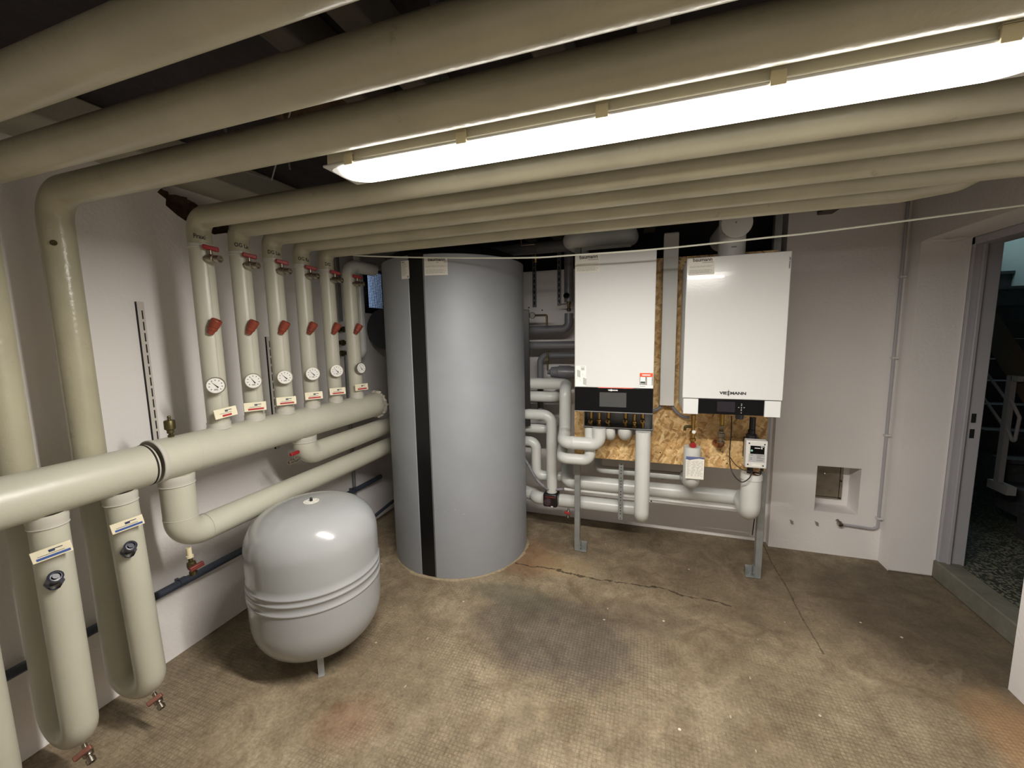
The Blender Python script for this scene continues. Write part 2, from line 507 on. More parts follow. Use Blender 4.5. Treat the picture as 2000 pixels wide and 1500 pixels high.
# ------------------------------------------------------------------ mesh building
class MB:
    def __init__(s):
        s.v, s.f, s.m = [], [], []
        s.mi = 0

    def add(s, vs, fs):
        o = len(s.v)
        s.v += [Vector(p) for p in vs]
        s.f += [[o + i for i in f] for f in fs]
        s.m += [s.mi] * len(fs)
        return s

    def box(s, a, b, R=None, piv=None):
        (x0, y0, z0), (x1, y1, z1) = a, b
        x0, x1 = min(x0, x1), max(x0, x1)
        y0, y1 = min(y0, y1), max(y0, y1)
        z0, z1 = min(z0, z1), max(z0, z1)
        vs = [Vector(p) for p in ((x0, y0, z0), (x1, y0, z0), (x1, y1, z0), (x0, y1, z0), (x0, y0, z1), (x1, y0, z1), (x1, y1, z1), (x0, y1, z1))]
        if R is not None:
            piv = Vector(piv) if piv else Vector(((x0 + x1) / 2, (y0 + y1) / 2, (z0 + z1) / 2))
            vs = [piv + R @ (p - piv) for p in vs]
        return s.add(vs, [(0, 3, 2, 1), (4, 5, 6, 7), (0, 1, 5, 4), (1, 2, 6, 5), (2, 3, 7, 6), (3, 0, 4, 7)])

    def lathe(s, prof, o=(0, 0, 0), axis=(0, 0, 1), seg=40):
        # prof: list of (radius, height along the axis)
        o, ax = Vector(o), Vector(axis).normalized()
        t = Vector((1, 0, 0)) if abs(ax.x) < .9 else Vector((0, 1, 0))
        a = ax.cross(t).normalized()
        b = ax.cross(a)
        vs, fs, rows = [], [], []
        for r, h in prof:
            if r < 1e-6:
                rows.append([len(vs)])
                vs.append(o + ax * h)
            else:
                rows.append([len(vs) + i for i in range(seg)])
                vs += [o + ax * h + (a * cos(2 * pi * i / seg) + b * sin(2 * pi * i / seg)) * r for i in range(seg)]
        for A, B in zip(rows, rows[1:]):
            for i in range(seg):
                j = (i + 1) % seg
                if len(A) == 1 and len(B) == 1:
                    continue
                if len(A) == 1:
                    fs.append((A[0], B[i], B[j]))
                elif len(B) == 1:
                    fs.append((A[i], B[0], A[j]))
                else:
                    fs.append((A[i], B[i], B[j], A[j]))
        fs = [tuple(reversed(f)) for f in fs]
        return s.add(vs, fs)

    def tube(s, pts, r, fil=0, seg=28, cap='flat', n=8, wob=0):
        pts = [Vector(p) for p in pts]
        path = [pts[0]]
        for i in range(1, len(pts) - 1):
            a, p, b = pts[i - 1], pts[i], pts[i + 1]
            d1, d2 = (a - p).normalized(), (b - p).normalized()
            ang = d1.angle(d2)
            if fil <= 0 or ang > pi - .02:
                path.append(p)
                continue
            f = min(fil, .499 * (a - p).length * math.tan(ang / 2), .499 * (b - p).length * math.tan(ang / 2)) if len(pts) > 3 else min(fil, .98 * (a - p).length * math.tan(ang / 2), .98 * (b - p).length * math.tan(ang / 2))
            t = f / math.tan(ang / 2)
            c = p + (d1 + d2).normalized() * (f / sin(ang / 2))
            A, B = p + d1 * t - c, p + d2 * t - c
            k = max(3, int(n * (pi - ang) / (pi / 2)) + 1)
            tot = pi - ang
            for q in range(k + 1):
                th = q / k
                path.append(c + (A * sin((1 - th) * tot) + B * sin(th * tot)) / sin(tot))
        path.append(pts[-1])
        clean = [path[0]]
        for p in path[1:]:
            if (p - clean[-1]).length > 1e-5:
                clean.append(p)
        path = clean
        T = []
        for i in range(len(path)):
            if i == 0:
                t = path[1] - path[0]
            elif i == len(path) - 1:
                t = path[-1] - path[-2]
            else:
                t = (path[i + 1] - path[i]).normalized() + (path[i] - path[i - 1]).normalized()
            T.append(t.normalized())
        nrm = T[0].orthogonal().normalized()
        vs, fs = [], []
        rows = []
        for i, p in enumerate(path):
            if i:
                q = T[i - 1].rotation_difference(T[i])
                nrm = (q @ nrm)
                nrm = (nrm - T[i] * nrm.dot(T[i])).normalized()
            bn = T[i].cross(nrm)
            rr = r[i] if isinstance(r, list) else r
            rr *= 1 + (random.uniform(-wob, wob) if wob else 0)
            rows.append(len(vs))
            vs += [p + (nrm * cos(2 * pi * k / seg) + bn * sin(2 * pi * k / seg)) * rr for k in range(seg)]
        for A, B in zip(rows, rows[1:]):
            for k in range(seg):
                j = (k + 1) % seg
                fs.append((A + k, A + j, B + j, B + k))
        if cap == 'round':
            for end, (p, t, sg) in enumerate(((path[0], T[0], -1), (path[-1], T[-1], 1))):
                base = rows[0] if sg < 0 else rows[-1]
                prev = [base + k for k in range(seg)]
                cen = p
                dirs = [(vs[q] - cen) for q in prev]
                for lv in range(1, 5):
                    a = lv / 5 * pi / 2
                    cur = [len(vs) + k for k in range(seg)]
                    vs += [cen + d * cos(a) + t * sg * d.length * sin(a) for d in dirs]
                    for k in range(seg):
                        j = (k + 1) % seg
                        q = (prev[k], prev[j], cur[j], cur[k])
                        fs.append(q if sg > 0 else tuple(reversed(q)))
                    prev = cur
                tip = len(vs)
                vs.append(cen + t * sg * dirs[0].length)
                for k in range(seg):
                    j = (k + 1) % seg
                    q = (prev[k], prev[j], tip)
                    fs.append(q if sg > 0 else tuple(reversed(q)))
        elif cap == 'flat':
            fs.append(tuple(reversed([rows[0] + k for k in range(seg)])))
            fs.append(tuple(rows[-1] + k for k in range(seg)))
        return s.add(vs, fs)

    def prism(s, poly, fn0, fn1):
        # poly 2D ccw; fn0/fn1 map 2D -> 3D of the two end faces
        n = len(poly)
        vs = [fn0(*p) for p in poly] + [fn1(*p) for p in poly]
        tri = tessellate_polygon([[Vector((p[0], p[1], 0)) for p in poly]])
        fs = [tuple(reversed(t)) for t in tri] + [tuple(i + n for i in t) for t in tri]
        fs += [(i, (i + 1) % n, n + (i + 1) % n, n + i) for i in range(n)]
        return s.add(vs, fs)

    def text(s, string, size, fn, align='LEFT', bold=0, res=2):
        cu = bpy.data.curves.new('t', 'FONT')
        cu.body = string
        cu.size = size
        cu.align_x = align
        cu.resolution_u = res
        cu.offset = bold
        o = bpy.data.objects.new('t', cu)
        COL.objects.link(o)
        me = bpy.data.meshes.new_from_object(o)
        s.add([fn(v.co.x, v.co.y) for v in me.vertices], [tuple(p.vertices) for p in me.polygons])
        bpy.data.objects.remove(o)
        bpy.data.meshes.remove(me)
        bpy.data.curves.remove(cu)
        return s

    def rect(s, x0, y0, x1, y1, fn, nx=1):
        vs = []
        for i in range(nx + 1):
            x = x0 + (x1 - x0) * i / nx
            vs += [fn(x, y0), fn(x, y1)]
        return s.add(vs, [(2 * i, 2 * i + 2, 2 * i + 3, 2 * i + 1) for i in range(nx)])


def build(name, mb, mats, parent=None, bevel=0, bseg=2, smooth=35, loc=None, label=None, fix=True):
    me = bpy.data.meshes.new(name)
    me.from_pydata([tuple(v) for v in mb.v], [], mb.f)
    if not isinstance(mats, (list, tuple)):
        mats = [mats]
    for m in mats:
        me.materials.append(m)
    for p, k in zip(me.polygons, mb.m):
        p.material_index = k
        p.use_smooth = True
    me.validate()
    if fix:
        import bmesh
        bm = bmesh.new()
        bm.from_mesh(me)
        bmesh.ops.recalc_face_normals(bm, faces=bm.faces)
        bm.to_mesh(me)
        bm.free()
    me.set_sharp_from_angle(angle=radians(smooth))
    o = bpy.data.objects.new(name, me)
    COL.objects.link(o)
    if loc is not None:
        me.transform(Matrix.Translation(-Vector(loc)))
        o.location = loc
    if parent is not None:
        o.parent = parent
        if parent.type == 'EMPTY':
            o.location = -parent.location
        elif parent.parent is None:
            o.location = -parent.location
    if bevel:
        b = o.modifiers.new('bevel', 'BEVEL')
        b.width = bevel
        b.segments = bseg
        b.limit_method = 'ANGLE'
        b.angle_limit = radians(40)
        b.harden_normals = False
    if label:
        o['label'] = label
    return o


def tag(o, label, cat, group=None, kind=None):
    o['label'] = label
    o['category'] = cat
    if group:
        o['group'] = group
    if kind:
        o['kind'] = kind
    return o


def thing(name, label, cat, loc, group=None):
    o = bpy.data.objects.new(name, None)
    o.empty_display_size = .05
    o.location = loc
    COL.objects.link(o)
    return tag(o, label, cat, group)


def struct(name, mb, m, label=None, **k):
    o = build(name, mb, m, **k)
    o['kind'] = 'structure'
    if label:
        o['label'] = label
    return o


def V(*a):
    return Vector(a)


# ================================================================== THE ROOM
WL, WB, WR, CZ = -2.235, 3.345, 1.55, 2.47


def wall_with_holes(outer, holes, fn, depth, back=True):
    """outer / holes: 2D loops; fn(u, v, d) -> 3D, d = depth behind the face."""
    mb = MB()
    loops = [outer] + holes
    tri = tessellate_polygon([[Vector((p[0], p[1], 0)) for p in l] for l in loops])
    flat = [p for l in loops for p in l]
    mb.add([fn(p[0], p[1], 0) for p in flat], tri)
    mb.add([fn(p[0], p[1], depth) for p in flat], [tuple(reversed(t)) for t in tri])
    for l in loops:
        n = len(l)
        mb.add([fn(p[0], p[1], 0) for p in l] + [fn(p[0], p[1], depth) for p in l], [(i, (i + 1) % n, n + (i + 1) % n, n + i) for i in range(n)])
    return mb


def rect_loop(a, b, c, d):
    return [(a, b), (c, b), (c, d), (a, d)]


# floor of the boiler room
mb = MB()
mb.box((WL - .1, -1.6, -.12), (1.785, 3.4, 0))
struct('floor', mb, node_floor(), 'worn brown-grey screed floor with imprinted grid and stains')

# left wall: broken hole up by the ceiling, barred window at its far end
rh = random.Random(3)
hole = []
for k in range(22):
    a = 2 * pi * k / 22
    hole.append((1.60 + .21 * cos(a) * (1 + rh.uniform(-.14, .14)), 2.265 + .085 * sin(a) * (1 + rh.uniform(-.2, .2)) - .10 * cos(a) * .35))
mb = wall_with_holes(rect_loop(-1.6, 0, 3.5, CZ), [hole, rect_loop(2.80, 1.845, 3.20, 2.178)], lambda u, v, d: V(WL - d, u, v), .22)
wall_left = struct('wall_left', mb, m_wall, 'white plastered wall behind the six risers')
# torn rubble filling inside the hole
mb = MB()
nu, nv = 26, 14
pts = []
for i in range(nu + 1):
    for j in range(nv + 1):
        u, v = 1.36 + .48 * i / nu, 2.14 + .27 * j / nv
        e = min(i, nu - i, j, nv - j)
        pts.append(V(WL - .05 - min(e, 4) * .022 + rh.uniform(-.014, .014), u, v))
mb.add(pts, [(i * (nv + 1) + j, (i + 1) * (nv + 1) + j, (i + 1) * (nv + 1) + j + 1, i * (nv + 1) + j + 1) for i in range(nu) for j in range(nv)])
o = struct('trim_1', mb, m_rust, 'rough broken masonry inside the hole of the left wall')

# back wall, with the stepped forward bay on its right that holds the niche
mb = MB()
mb.box((WL - .22, WB, 0), (.89, WB + .15, 2.125))
struct('wall_back', mb, m_wall, 'white back wall behind the boiler frame')
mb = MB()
mb.box((WL - .22, WB + .30, 2.0), (1.0, WB + .40, CZ))  # recess wall and its side take the dark ceiling material
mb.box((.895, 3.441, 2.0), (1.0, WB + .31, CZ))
struct('wall_back_upper', mb, ceiling_mat(), 'dark recess above the back wall')
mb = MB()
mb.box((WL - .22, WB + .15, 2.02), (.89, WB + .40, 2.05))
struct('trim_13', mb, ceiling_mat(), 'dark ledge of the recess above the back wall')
mb = wall_with_holes(rect_loop(.89, 0, WR + .05, CZ), [rect_loop(1.160, .314, 1.414, .645)], lambda u, v, d: V(u, 3.28 + d, v), .16)
struct('wall_back_bay', mb, m_wall, 'white wall bay with the small square niche')
mb = MB()
mb.box((1.10, 3.44, .25), (1.48, 3.50, .72))
struct('trim_2', mb, m_wall, 'back of the square wall niche')

# right wall: thick, with the door opening cut into it
mb = wall_with_holes([(-1.6, 0), (2.21, 0), (2.21, 2.115), (3.15, 2.115), (3.15, 0), (3.30, 0), (3.30, CZ), (-1.6, CZ)], [], lambda u, v, d: V(WR + d, u, v), .235)
struct('wall_right', mb, m_wall, 'thick white wall around the doorway', bevel=.012, bseg=3)
mb = MB()
mb.tube([V(1.556, 3.143, 2.20), V(1.562, 3.138, 2.135), V(1.60, 3.135, 2.112), V(1.66, 3.135, 2.106), V(1.74, 3.137, 2.112)], [.010] * 30, .02, seg=12, cap='round')
struct('trim_3', mb, m_wall, 'bead of smeared plaster under the door lintel')
mb = MB()
mb.box((WL - .22, -1.75, 0), (WR + .3, -1.6, CZ))
struct('wall_rear', mb, m_wall, 'white rear wall behind the viewer')

# ceiling and the plastered ribs under it
mb = MB()
mb.box((WL - .22, -1.75, CZ), (WR + .3, WB + .45, CZ + .12))
struct('ceiling', mb, ceiling_mat(), 'sooty dark ceiling above the pipes')
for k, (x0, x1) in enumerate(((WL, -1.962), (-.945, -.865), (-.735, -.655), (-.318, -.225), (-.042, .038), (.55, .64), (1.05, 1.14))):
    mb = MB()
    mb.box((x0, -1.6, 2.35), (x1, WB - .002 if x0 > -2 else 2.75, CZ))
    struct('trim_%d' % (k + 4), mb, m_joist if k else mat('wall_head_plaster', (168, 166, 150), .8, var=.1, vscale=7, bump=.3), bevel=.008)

# door: step, steel frame, stairwell behind
mb = MB()
mb.box((1.775, 2.0, 0), (1.90, 3.30, .118))
struct('trim_11', mb, mat('stone_sill', (112, 110, 98), .7, var=.2, vscale=12, bump=.3), 'raised stone door sill', bevel=.008)
mb = MB()
mb.box((1.90, .6, -.05), (4.3, 6.3, .112))
struct('floor_stairwell', mb, node_terrazzo(), 'speckled terrazzo floor of the stairwell')
d1 = MB()
d1.box((1.787, 3.128, .11), (1.915, 3.17, 2.115))
d1.box((1.82, 3.11, .11), (1.84, 3.13, 2.10))
d1.box((1.787, 2.19, 2.07), (1.915, 3.17, 2.115))
d1.box((1.787, 2.17, .11), (1.915, 2.232, 2.115))
door = struct('door_1', d1, m_door, 'light grey steel door frame', bevel=.004)
k1 = MB()
for z in (1.025, .93):
    k1.box((1.862, 3.124, z), (1.882, 3.134, z + .055))
build('strike_plate', k1, m_slot, door, label='black latch slots')
mb = MB()
mb.box((1.785, 3.17, 0), (1.9, 6.3, 3.4))
mb.box((1.785, .6, 0), (1.9, 2.17, 3.4))
mb.box((1.785, 2.17, 2.115), (1.9, 3.17, 3.4))
struct('wall_stairwell_near', mb, m_stairwall)
for nm, a_, b_ in (('wall_stairwell_side', (3.605, .6, 0), (3.72, 6.3, 3.4)), ('wall_stairwell_far', (1.9, 6.2, 0), (3.72, 6.3, 3.4)), ('wall_stairwell_end', (1.9, .5, 0), (3.72, .6, 3.4))):
    mb = MB()
    mb.box(a_, b_)
    struct(nm, mb, m_stairwall, 'pale blue-grey stairwell wall')
mb = MB()
mb.box((1.8, .5, 3.4), (3.72, 6.3, 3.5))
struct('ceiling_stairwell', mb, m_stairwall)

st = thing('staircase', 'dark stone stair flight seen through the doorway', 'staircase', (3.1, 3.0, .112))
run, rise = .205, .172
for k in range(13):
    y0 = 3.48 + run * k
    z1 = .112 + rise * (k + 1)
    mb = MB()
    mb.box((2.52, y0, max(.112, z1 - rise - .03)), (3.60, min(y0 + run + .02, 6.19), z1 - .03))
    mb.box((2.51, y0 - .03, z1 - .03), (3.604, min(y0 + run, 6.19), z1))
    build('step', mb, m_stair, st)
mb = MB()
mb.prism([(2.55, .112), (2.72, .112), (5.9, 3.37), (5.9, 3.398), (5.7, 3.398)], lambda u, v: V(2.44, u, v), lambda u, v: V(2.50, u, v))
build('stringer', mb, m_wood, st, label='brown painted stringer')
rl = thing('stair_railing', 'white steel stair railing beyond the doorway', 'railing', (2.40, 3.7, .46))
mb = MB()
mb.box((2.385, 3.695, .46), (2.415, 3.735, 1.26))
mb.box((2.385, 3.645, 1.225), (2.415, 3.70, 1.26))
build('post', mb, m_railpaint, rl)
mb = MB()
mb.box((2.375, 3.60, .44), (2.425, 3.77, .50))
build('foot_plate', mb, m_railpaint, rl)
for (p, q) in (((3.715, 1.07), (4.9, 2.055)), ((3.715, .885), (4.9, 1.87))):
    mb = MB()
    mb.tube([V(2.40, p[0], p[1]), V(2.40, q[0], q[1])], .009, 0, seg=10)
    build('rail', mb, m_railpaint, rl)
mb = MB()
mb.tube([V(2.40, 3.705, 1.10), V(2.40, 3.615, .985), V(2.40, 3.630, .785), V(2.40, 3.715, .92)], .010, .015, seg=10)
build('end_bracket', mb, m_railpaint, rl)

# window in the left wall with its steel mesh
wf = MB()
wf.box((WL - .08, 2.80, 1.80), (WL + .004, 3.20, 1.85))
wf.box((WL - .08, 2.80, 2.165), (WL - .02, 3.20, 2.18))
for y in (2.795, 2.895, 3.18):
    wf.box((WL - .08, y, 1.82), (WL - .02, y + .018, 2.18))
win = struct('window_1', wf, m_slot, 'small barred basement window', bevel=.002)
ms = MB()
for i in range(25):
    y = 2.805 + i * .016
    ms.tube([V(WL - .025, y, 1.845), V(WL - .025, y, 2.178)], .0024, seg=5, cap='none')
for i in range(26):
    z = 1.848 + i * .013
    ms.tube([V(WL - .022, 2.80, z), V(WL - .022, 3.20, z)], .0024, seg=5, cap='none')
build('wire_mesh', ms, mat('mesh_grey', (44, 46, 54), .6, .4, var=0), win, fix=False)
gp = MB()
gp.box((WL - .075, 2.81, 1.84), (WL - .070, 3.19, 2.17))
gm = bpy.data.materials.new('frosted_glass')
gm.use_nodes = True
gb = gm.node_tree.nodes['Principled BSDF']
gb.inputs['Base Color'].default_value = (.8, .88, 1, 1)
gb.inputs['Transmission Weight'].default_value = 1
gb.inputs['Roughness'].default_value = .35
build('pane', gp, gm, win)

# ================================================================== CEILING PIPES AND RISERS
XR = -1.887           # axis of the manifold and its risers
ZP = 2.128            # axis height of the ceiling run
RR = .0455


def wrap_fn(cx, cy, r, ang, z0, lean=0.0):
    """map 2D text to the skin of a vertical pipe (ang = direction the text faces)"""
    def fn(u, v):
        a = ang + u / r
        return V(cx + (r + .0008) * cos(a), cy + (r + .0008) * sin(a), z0 + v + lean * u)
    return fn


def frame_fn(o, right, up, off=0.0):
    o, right, up = Vector(o), Vector(right).normalized(), Vector(up).normalized()
    n = right.cross(up)
    return lambda u, v: o + right * u + up * v + n * off


def dirv(az, el=0):
    return V(cos(radians(az)) * cos(radians(el)), sin(radians(az)) * cos(radians(el)), sin(radians(el)))


def ball_valve(parent, o, d, up, hm, s=1.0, body=None, hdir=None):
    """small drain / fill valve: nickel body sticking out along d, lever on top"""
    o, d, up = Vector(o), Vector(d).normalized(), Vector(up).normalized()
    b = MB()
    b.lathe([(0, 0), (.008 * s, 0), (.008 * s, .02 * s), (.015 * s, .022 * s), (.017 * s, .036 * s), (.015 * s, .050 * s), (.010 * s, .052 * s), (.010 * s, .060 * s), (.014 * s, .061 * s), (.014 * s, .078 * s), (.009 * s, .078 * s), (.009 * s, .070 * s), (0, .070 * s)], o, d, 18)
    b.lathe([(.006 * s, .010 * s), (.006 * s, .032 * s), (0, .032 * s)], o + d * .036 * s, up, 12)
    v = build('valve', b, body or m_nickel, parent)
    h = MB()
    side = hdir.normalized() if hdir is not None else up.cross(d).normalized()
    c = o + d * .036 * s + up * .034 * s
    e = side.cross(up)
    R = Matrix((side, e, up)).transposed()
    h.box((-.024 * s, -.009 * s, -.003 * s), (.028 * s, .010 * s, .014 * s), None)
    h.v = [c + R @ p for p in h.v]
    build('handle', h, hm, v, bevel=.003 * s)
    return v


def supply_riser(k, y, text, label, rr=RR, run_r=None, text_ang=-62, z_top=ZP):
    rc = run_r or rr
    root = thing('supply_pipe', label, 'pipe', (XR, y, 1.17), 'supply pipes rising from the manifold')
    # ceiling run with elbow
    mb = MB()
    xe = WR + .02
    if k == 5:
        mb.tube([V(XR, y, 2.010), V(XR, y, z_top), V(.93, y, z_top), V(1.10, y, z_top + .02), V(1.21, y + .01, z_top + .08), V(1.21, y + .01, CZ - .01)], rc, .06, 36, cap='flat')
    else:
        mb.tube([V(XR, y, 2.010), V(XR, y, z_top), V(xe, y, z_top)], rc, .062, 36, cap='flat', n=10)
    build('ceiling_run', mb, m_pipe, root)
    mb = MB()
    mb.tube([V(XR, y, 1.178), V(XR, y, 2.012)], rr * .985, seg=36)
    rs = build('riser', mb, m_riser, root)
    # vertical lap seam of the jacket
    sm = MB()
    fn = wrap_fn(XR, y, rr, radians(-8 - 4 * k), 1.2)
    sm.rect(-.0016, 0, .0016, .82, fn)
    build('seam', sm, m_collar, rs, fix=False)
    cb = MB()
    cb.lathe([(rr, 0), (rr + .0032, .001), (rr + .0036, .004), (rr + .002, .005), (rr + .0025, .018), (rr + .0008, .02), (rr - .001, .02)], (XR, y, 1.995), (0, 0, 1), 36)
    build('collar', cb, m_collar, root)
    cb = MB()
    cb.lathe([(rr - .001, .0), (rr + .0035, .0), (rr + .0038, .009), (rr + .0015, .011), (rr + .002, .03), (rr - .001, .031)], (XR, y, 1.184), (0, 0, 1), 36)
    build('base_collar', cb, m_collar, root)
    if text:
        tb = MB()
        wf_ = wrap_fn(XR, y, rc, radians(text_ang), 2.034, -.10)
        tb.text(text, .027, lambda u, v: wf_(u * .78, v), bold=.0005)
        build('handwriting', tb, m_ink, root, fix=False)
    # fill valve near the top
    d = dirv(8, -6)
    ball_valve(root, V(XR, y, 1.952) + dirv(-25) * (rr - .012), d, (0, 0, 1), m_red, 1.12, hdir=V(.5, .8, -.16))
    # orange-brown balancing cap tilted upwards
    d = dirv(25, 60)
    cb = MB()
    cb.lathe([(0, -.016), (.013, -.016), (.015, .000), (.018, .003), (.0195, .012), (.0185, .018), (.0210, .020), (.0222, .050), (.0195, .054), (.0160, .054), (.0155, .036), (0, .036)], V(XR, y, 1.636) + dirv(-26) * (rr + .012), d, 24)
    build('regulating_cap', cb, m_orange, root)
    # dial thermometer
    d = dirv(-36, 4)
    c = V(XR, y, 1.392) + dirv(-33) * (rr + .030)
    tb = MB()
    tb.lathe([(0, -.034), (.007, -.034), (.007, -.018), (.030, -.018), (.0355, -.014), (.0365, 0), (.0375, .002), (.0365, .0045), (.0335, .0045), (.0335, .002), (0, .002)], c, d, 40)
    th = build('thermometer', tb, m_nickel, root)
    right = V(-d.y, d.x, 0).normalized()
    up = d.cross(right)
    fb = MB()
    fb.lathe([(0, 0), (.0336, 0), (.0336, .0006), (0, .0006)], c + d * .0022, d, 40)
    face = build('dial_face', fb, m_dial, th)
    nb = MB()
    ff = frame_fn(c, right, up, .0036)
    for q in range(9):
        a = radians(225 - q * 33.75)
        nb.rect(-.0015, .0215, .0015, .0265, lambda u, v, a=a: ff(-u * sin(a) + v * cos(a), u * cos(a) + v * sin(a)))
    a = radians(132 if k != 1 else 122)
    nb.add([ff(p * cos(a) - q * sin(a), p * sin(a) + q * cos(a)) for p, q in ((-.014, -.0034), (-.014, .0034), (0, .0018), (.024, 0), (0, -.0018))], [(0, 4, 3, 2, 1)])
    nb.rect(-.008, -.021, .008, -.019, ff)
    nb.rect(-.006, -.017, .006, -.0155, ff)
    build('needle', nb, m_ink, th, fix=False)
    # cream name plate on a stand-off
    az = -10 if k == 0 else -34
    d = dirv(az, 6)
    right = V(-sin(radians(az)), cos(radians(az)), 0)
    if k == 0:
        right = (right + V(0, 0, .10)).normalized()
    up = d.cross(right).normalized()
    c = V(XR, y, 1.264) + dirv(az) * (rr + .022)
    pb = MB()
    R = Matrix((right, up, d)).transposed()
    pb.box((-.047, -.0215, -.003), (.047, .0215, .003))
    pb.v = [c + R @ p for p in pb.v]
    pl = build('name_plate', pb, m_cream, root, bevel=.0008)
    sb = MB()
    sb.lathe([(0, 0), (.010, 0), (.010, .03), (0, .03)], c - d * .032, d, 12)
    build('standoff', sb, m_black, pl)
    ff = frame_fn(c, right, up, .0036)
    pb = MB()
    w_ = (-.019, .036) if k else (-.017, .022)
    pb.rect(w_[0] - .012 * (k > 0), -.0165, w_[1], -.0075, ff)
    build('red_band', pb, m_redlab, pl, fix=False)
    pb = MB()
    pb.rect(-.003, .0035, .010, .0125, ff)
    pb.rect(.011, .0085, .026, .012, ff)
    pb.rect(-.026, -.0025, .024, -.0008, ff)
    build('print', pb, mat('slate_print', (66, 84, 96), .6, var=0), pl, fix=False)
    return root


supply_riser(0, 1.308, 'Praxi', 'nearest supply pipe to the viewer with red-banded plate, marked Praxis in black pen')
supply_riser(1, 1.490, 'OG Lin', 'second supply pipe from the viewer, handwritten OG Lin under its elbow', rr=.0445)
supply_riser(2, 1.672, 'DG Lin', 'third supply pipe from the viewer, handwritten DG Lin under its elbow', rr=.0455, text_ang=-66)
supply_riser(3, 1.862, 'OG Re', 'fourth supply pipe, between the DG Lin riser and the DG riser', rr=.043, text_ang=-66)
supply_riser(5, 2.052, 'DG', 'fifth supply pipe, marked DG, whose ceiling run is the farthest and turns up', rr=.043, text_ang=-56)


def last_riser():
    y, rr = 2.250, .046
    root = thing('supply_pipe', 'sixth supply riser, nearest the tank, with short grey elbow under the ceiling runs', 'pipe', (XR, y, 1.17), 'supply pipes rising from the manifold')
    mb = MB()
    mb.tube([V(XR, y, 1.178), V(XR, y, 2.02)], rr * .985, seg=36)
    build('riser', mb, m_riser, root)
    mb = MB()
    mb.tube([V(XR, y, 2.0), V(XR, y, 2.070), V(-1.835, y + .20, 2.070)], rr * .94, .06, 36)
    build('elbow', mb, m_pvc, root)
    cb = MB()
    cb.lathe([(rr - .001, .0), (rr + .0035, .0), (rr + .0038, .009), (rr + .0015, .011), (rr + .002, .03), (rr - .001, .031)], (XR, y, 1.184), (0, 0, 1), 36)
    build('base_collar', cb, m_collar, root)
    d = dirv(8, -6)
    ball_valve(root, V(XR, y, 1.952) + dirv(-25) * (rr - .012), d, (0, 0, 1), m_red, 1.12, hdir=V(.5, .8, -.16))
    d = dirv(35, 60)
    cb = MB()
    cb.lathe([(0, -.016), (.013, -.016), (.015, .000), (.018, .003), (.0195, .012), (.0185, .018), (.0210, .020), (.0222, .050), (.0195, .054), (.0160, .054), (.0155, .036), (0, .036)], V(XR, y, 1.636) + dirv(-26) * (rr + .012), d, 24)
    build('regulating_cap', cb, m_orange, root)
    d = dirv(-12, 4)
    c = V(XR, y, 1.392) + dirv(-20) * (rr + .030)
    tb = MB()
    tb.lathe([(0, -.034), (.007, -.034), (.007, -.018), (.030, -.018), (.0355, -.014), (.0365, 0), (.0375, .002), (.0365, .0045), (.0335, .0045), (.0335, .002), (0, .002)], c, d, 40)
    th = build('thermometer', tb, m_nickel, root)
    right = V(-d.y, d.x, 0).normalized()
    up = d.cross(right)
    fb = MB()
    fb.lathe([(0, 0), (.0336, 0), (.0336, .0006), (0, .0006)], c + d * .0022, d, 40)
    build('dial_face', fb, m_dial, th)
    nb = MB()
    ff = frame_fn(c, right, up, .0036)
    for q in range(9):
        a = radians(225 - q * 33.75)
        nb.rect(-.0015, .0215, .0015, .0265, lambda u, v, a=a: ff(-u * sin(a) + v * cos(a), u * cos(a) + v * sin(a)))
    a = radians(122)
    nb.add([ff(p * cos(a) - q * sin(a), p * sin(a) + q * cos(a)) for p, q in ((-.014, -.0034), (-.014, .0034), (0, .0018), (.024, 0), (0, -.0018))], [(0, 4, 3, 2, 1)])
    build('needle', nb, m_ink, th, fix=False)
    d = dirv(-20, 6)
    right = V(-sin(radians(-20)), cos(radians(-20)), 0)
    up = d.cross(right).normalized()
    c = V(XR, y, 1.264) + dirv(-20) * (rr + .022)
    pb = MB()
    R = Matrix((right, up, d)).transposed()
    pb.box((-.047, -.0215, -.003), (.047, .0215, .003))
    pb.v = [c + R @ p for p in pb.v]
    pl = build('name_plate', pb, m_cream, root, bevel=.0008)
    sb = MB()
    sb.lathe([(0, 0), (.010, 0), (.010, .03), (0, .03)], c - d * .032, d, 12)
    build('standoff', sb, m_black, pl)
    ff = frame_fn(c, right, up, .0036)
    pb = MB()
    pb.rect(-.031, -.0165, .036, -.0075, ff)
    build('red_band', pb, m_redlab, pl, fix=False)
    pb = MB()
    pb.rect(-.003, .0035, .010, .0125, ff)
    pb.rect(.011, .0085, .026, .012, ff)
    pb.rect(-.026, -.0025, .024, -.0008, ff)
    build('print', pb, MATS['slate_print'], pl, fix=False)


last_riser()

# return pipes: ceiling run, drop along the wall, U-turn near the floor, up into the return manifold
XW = -2.045


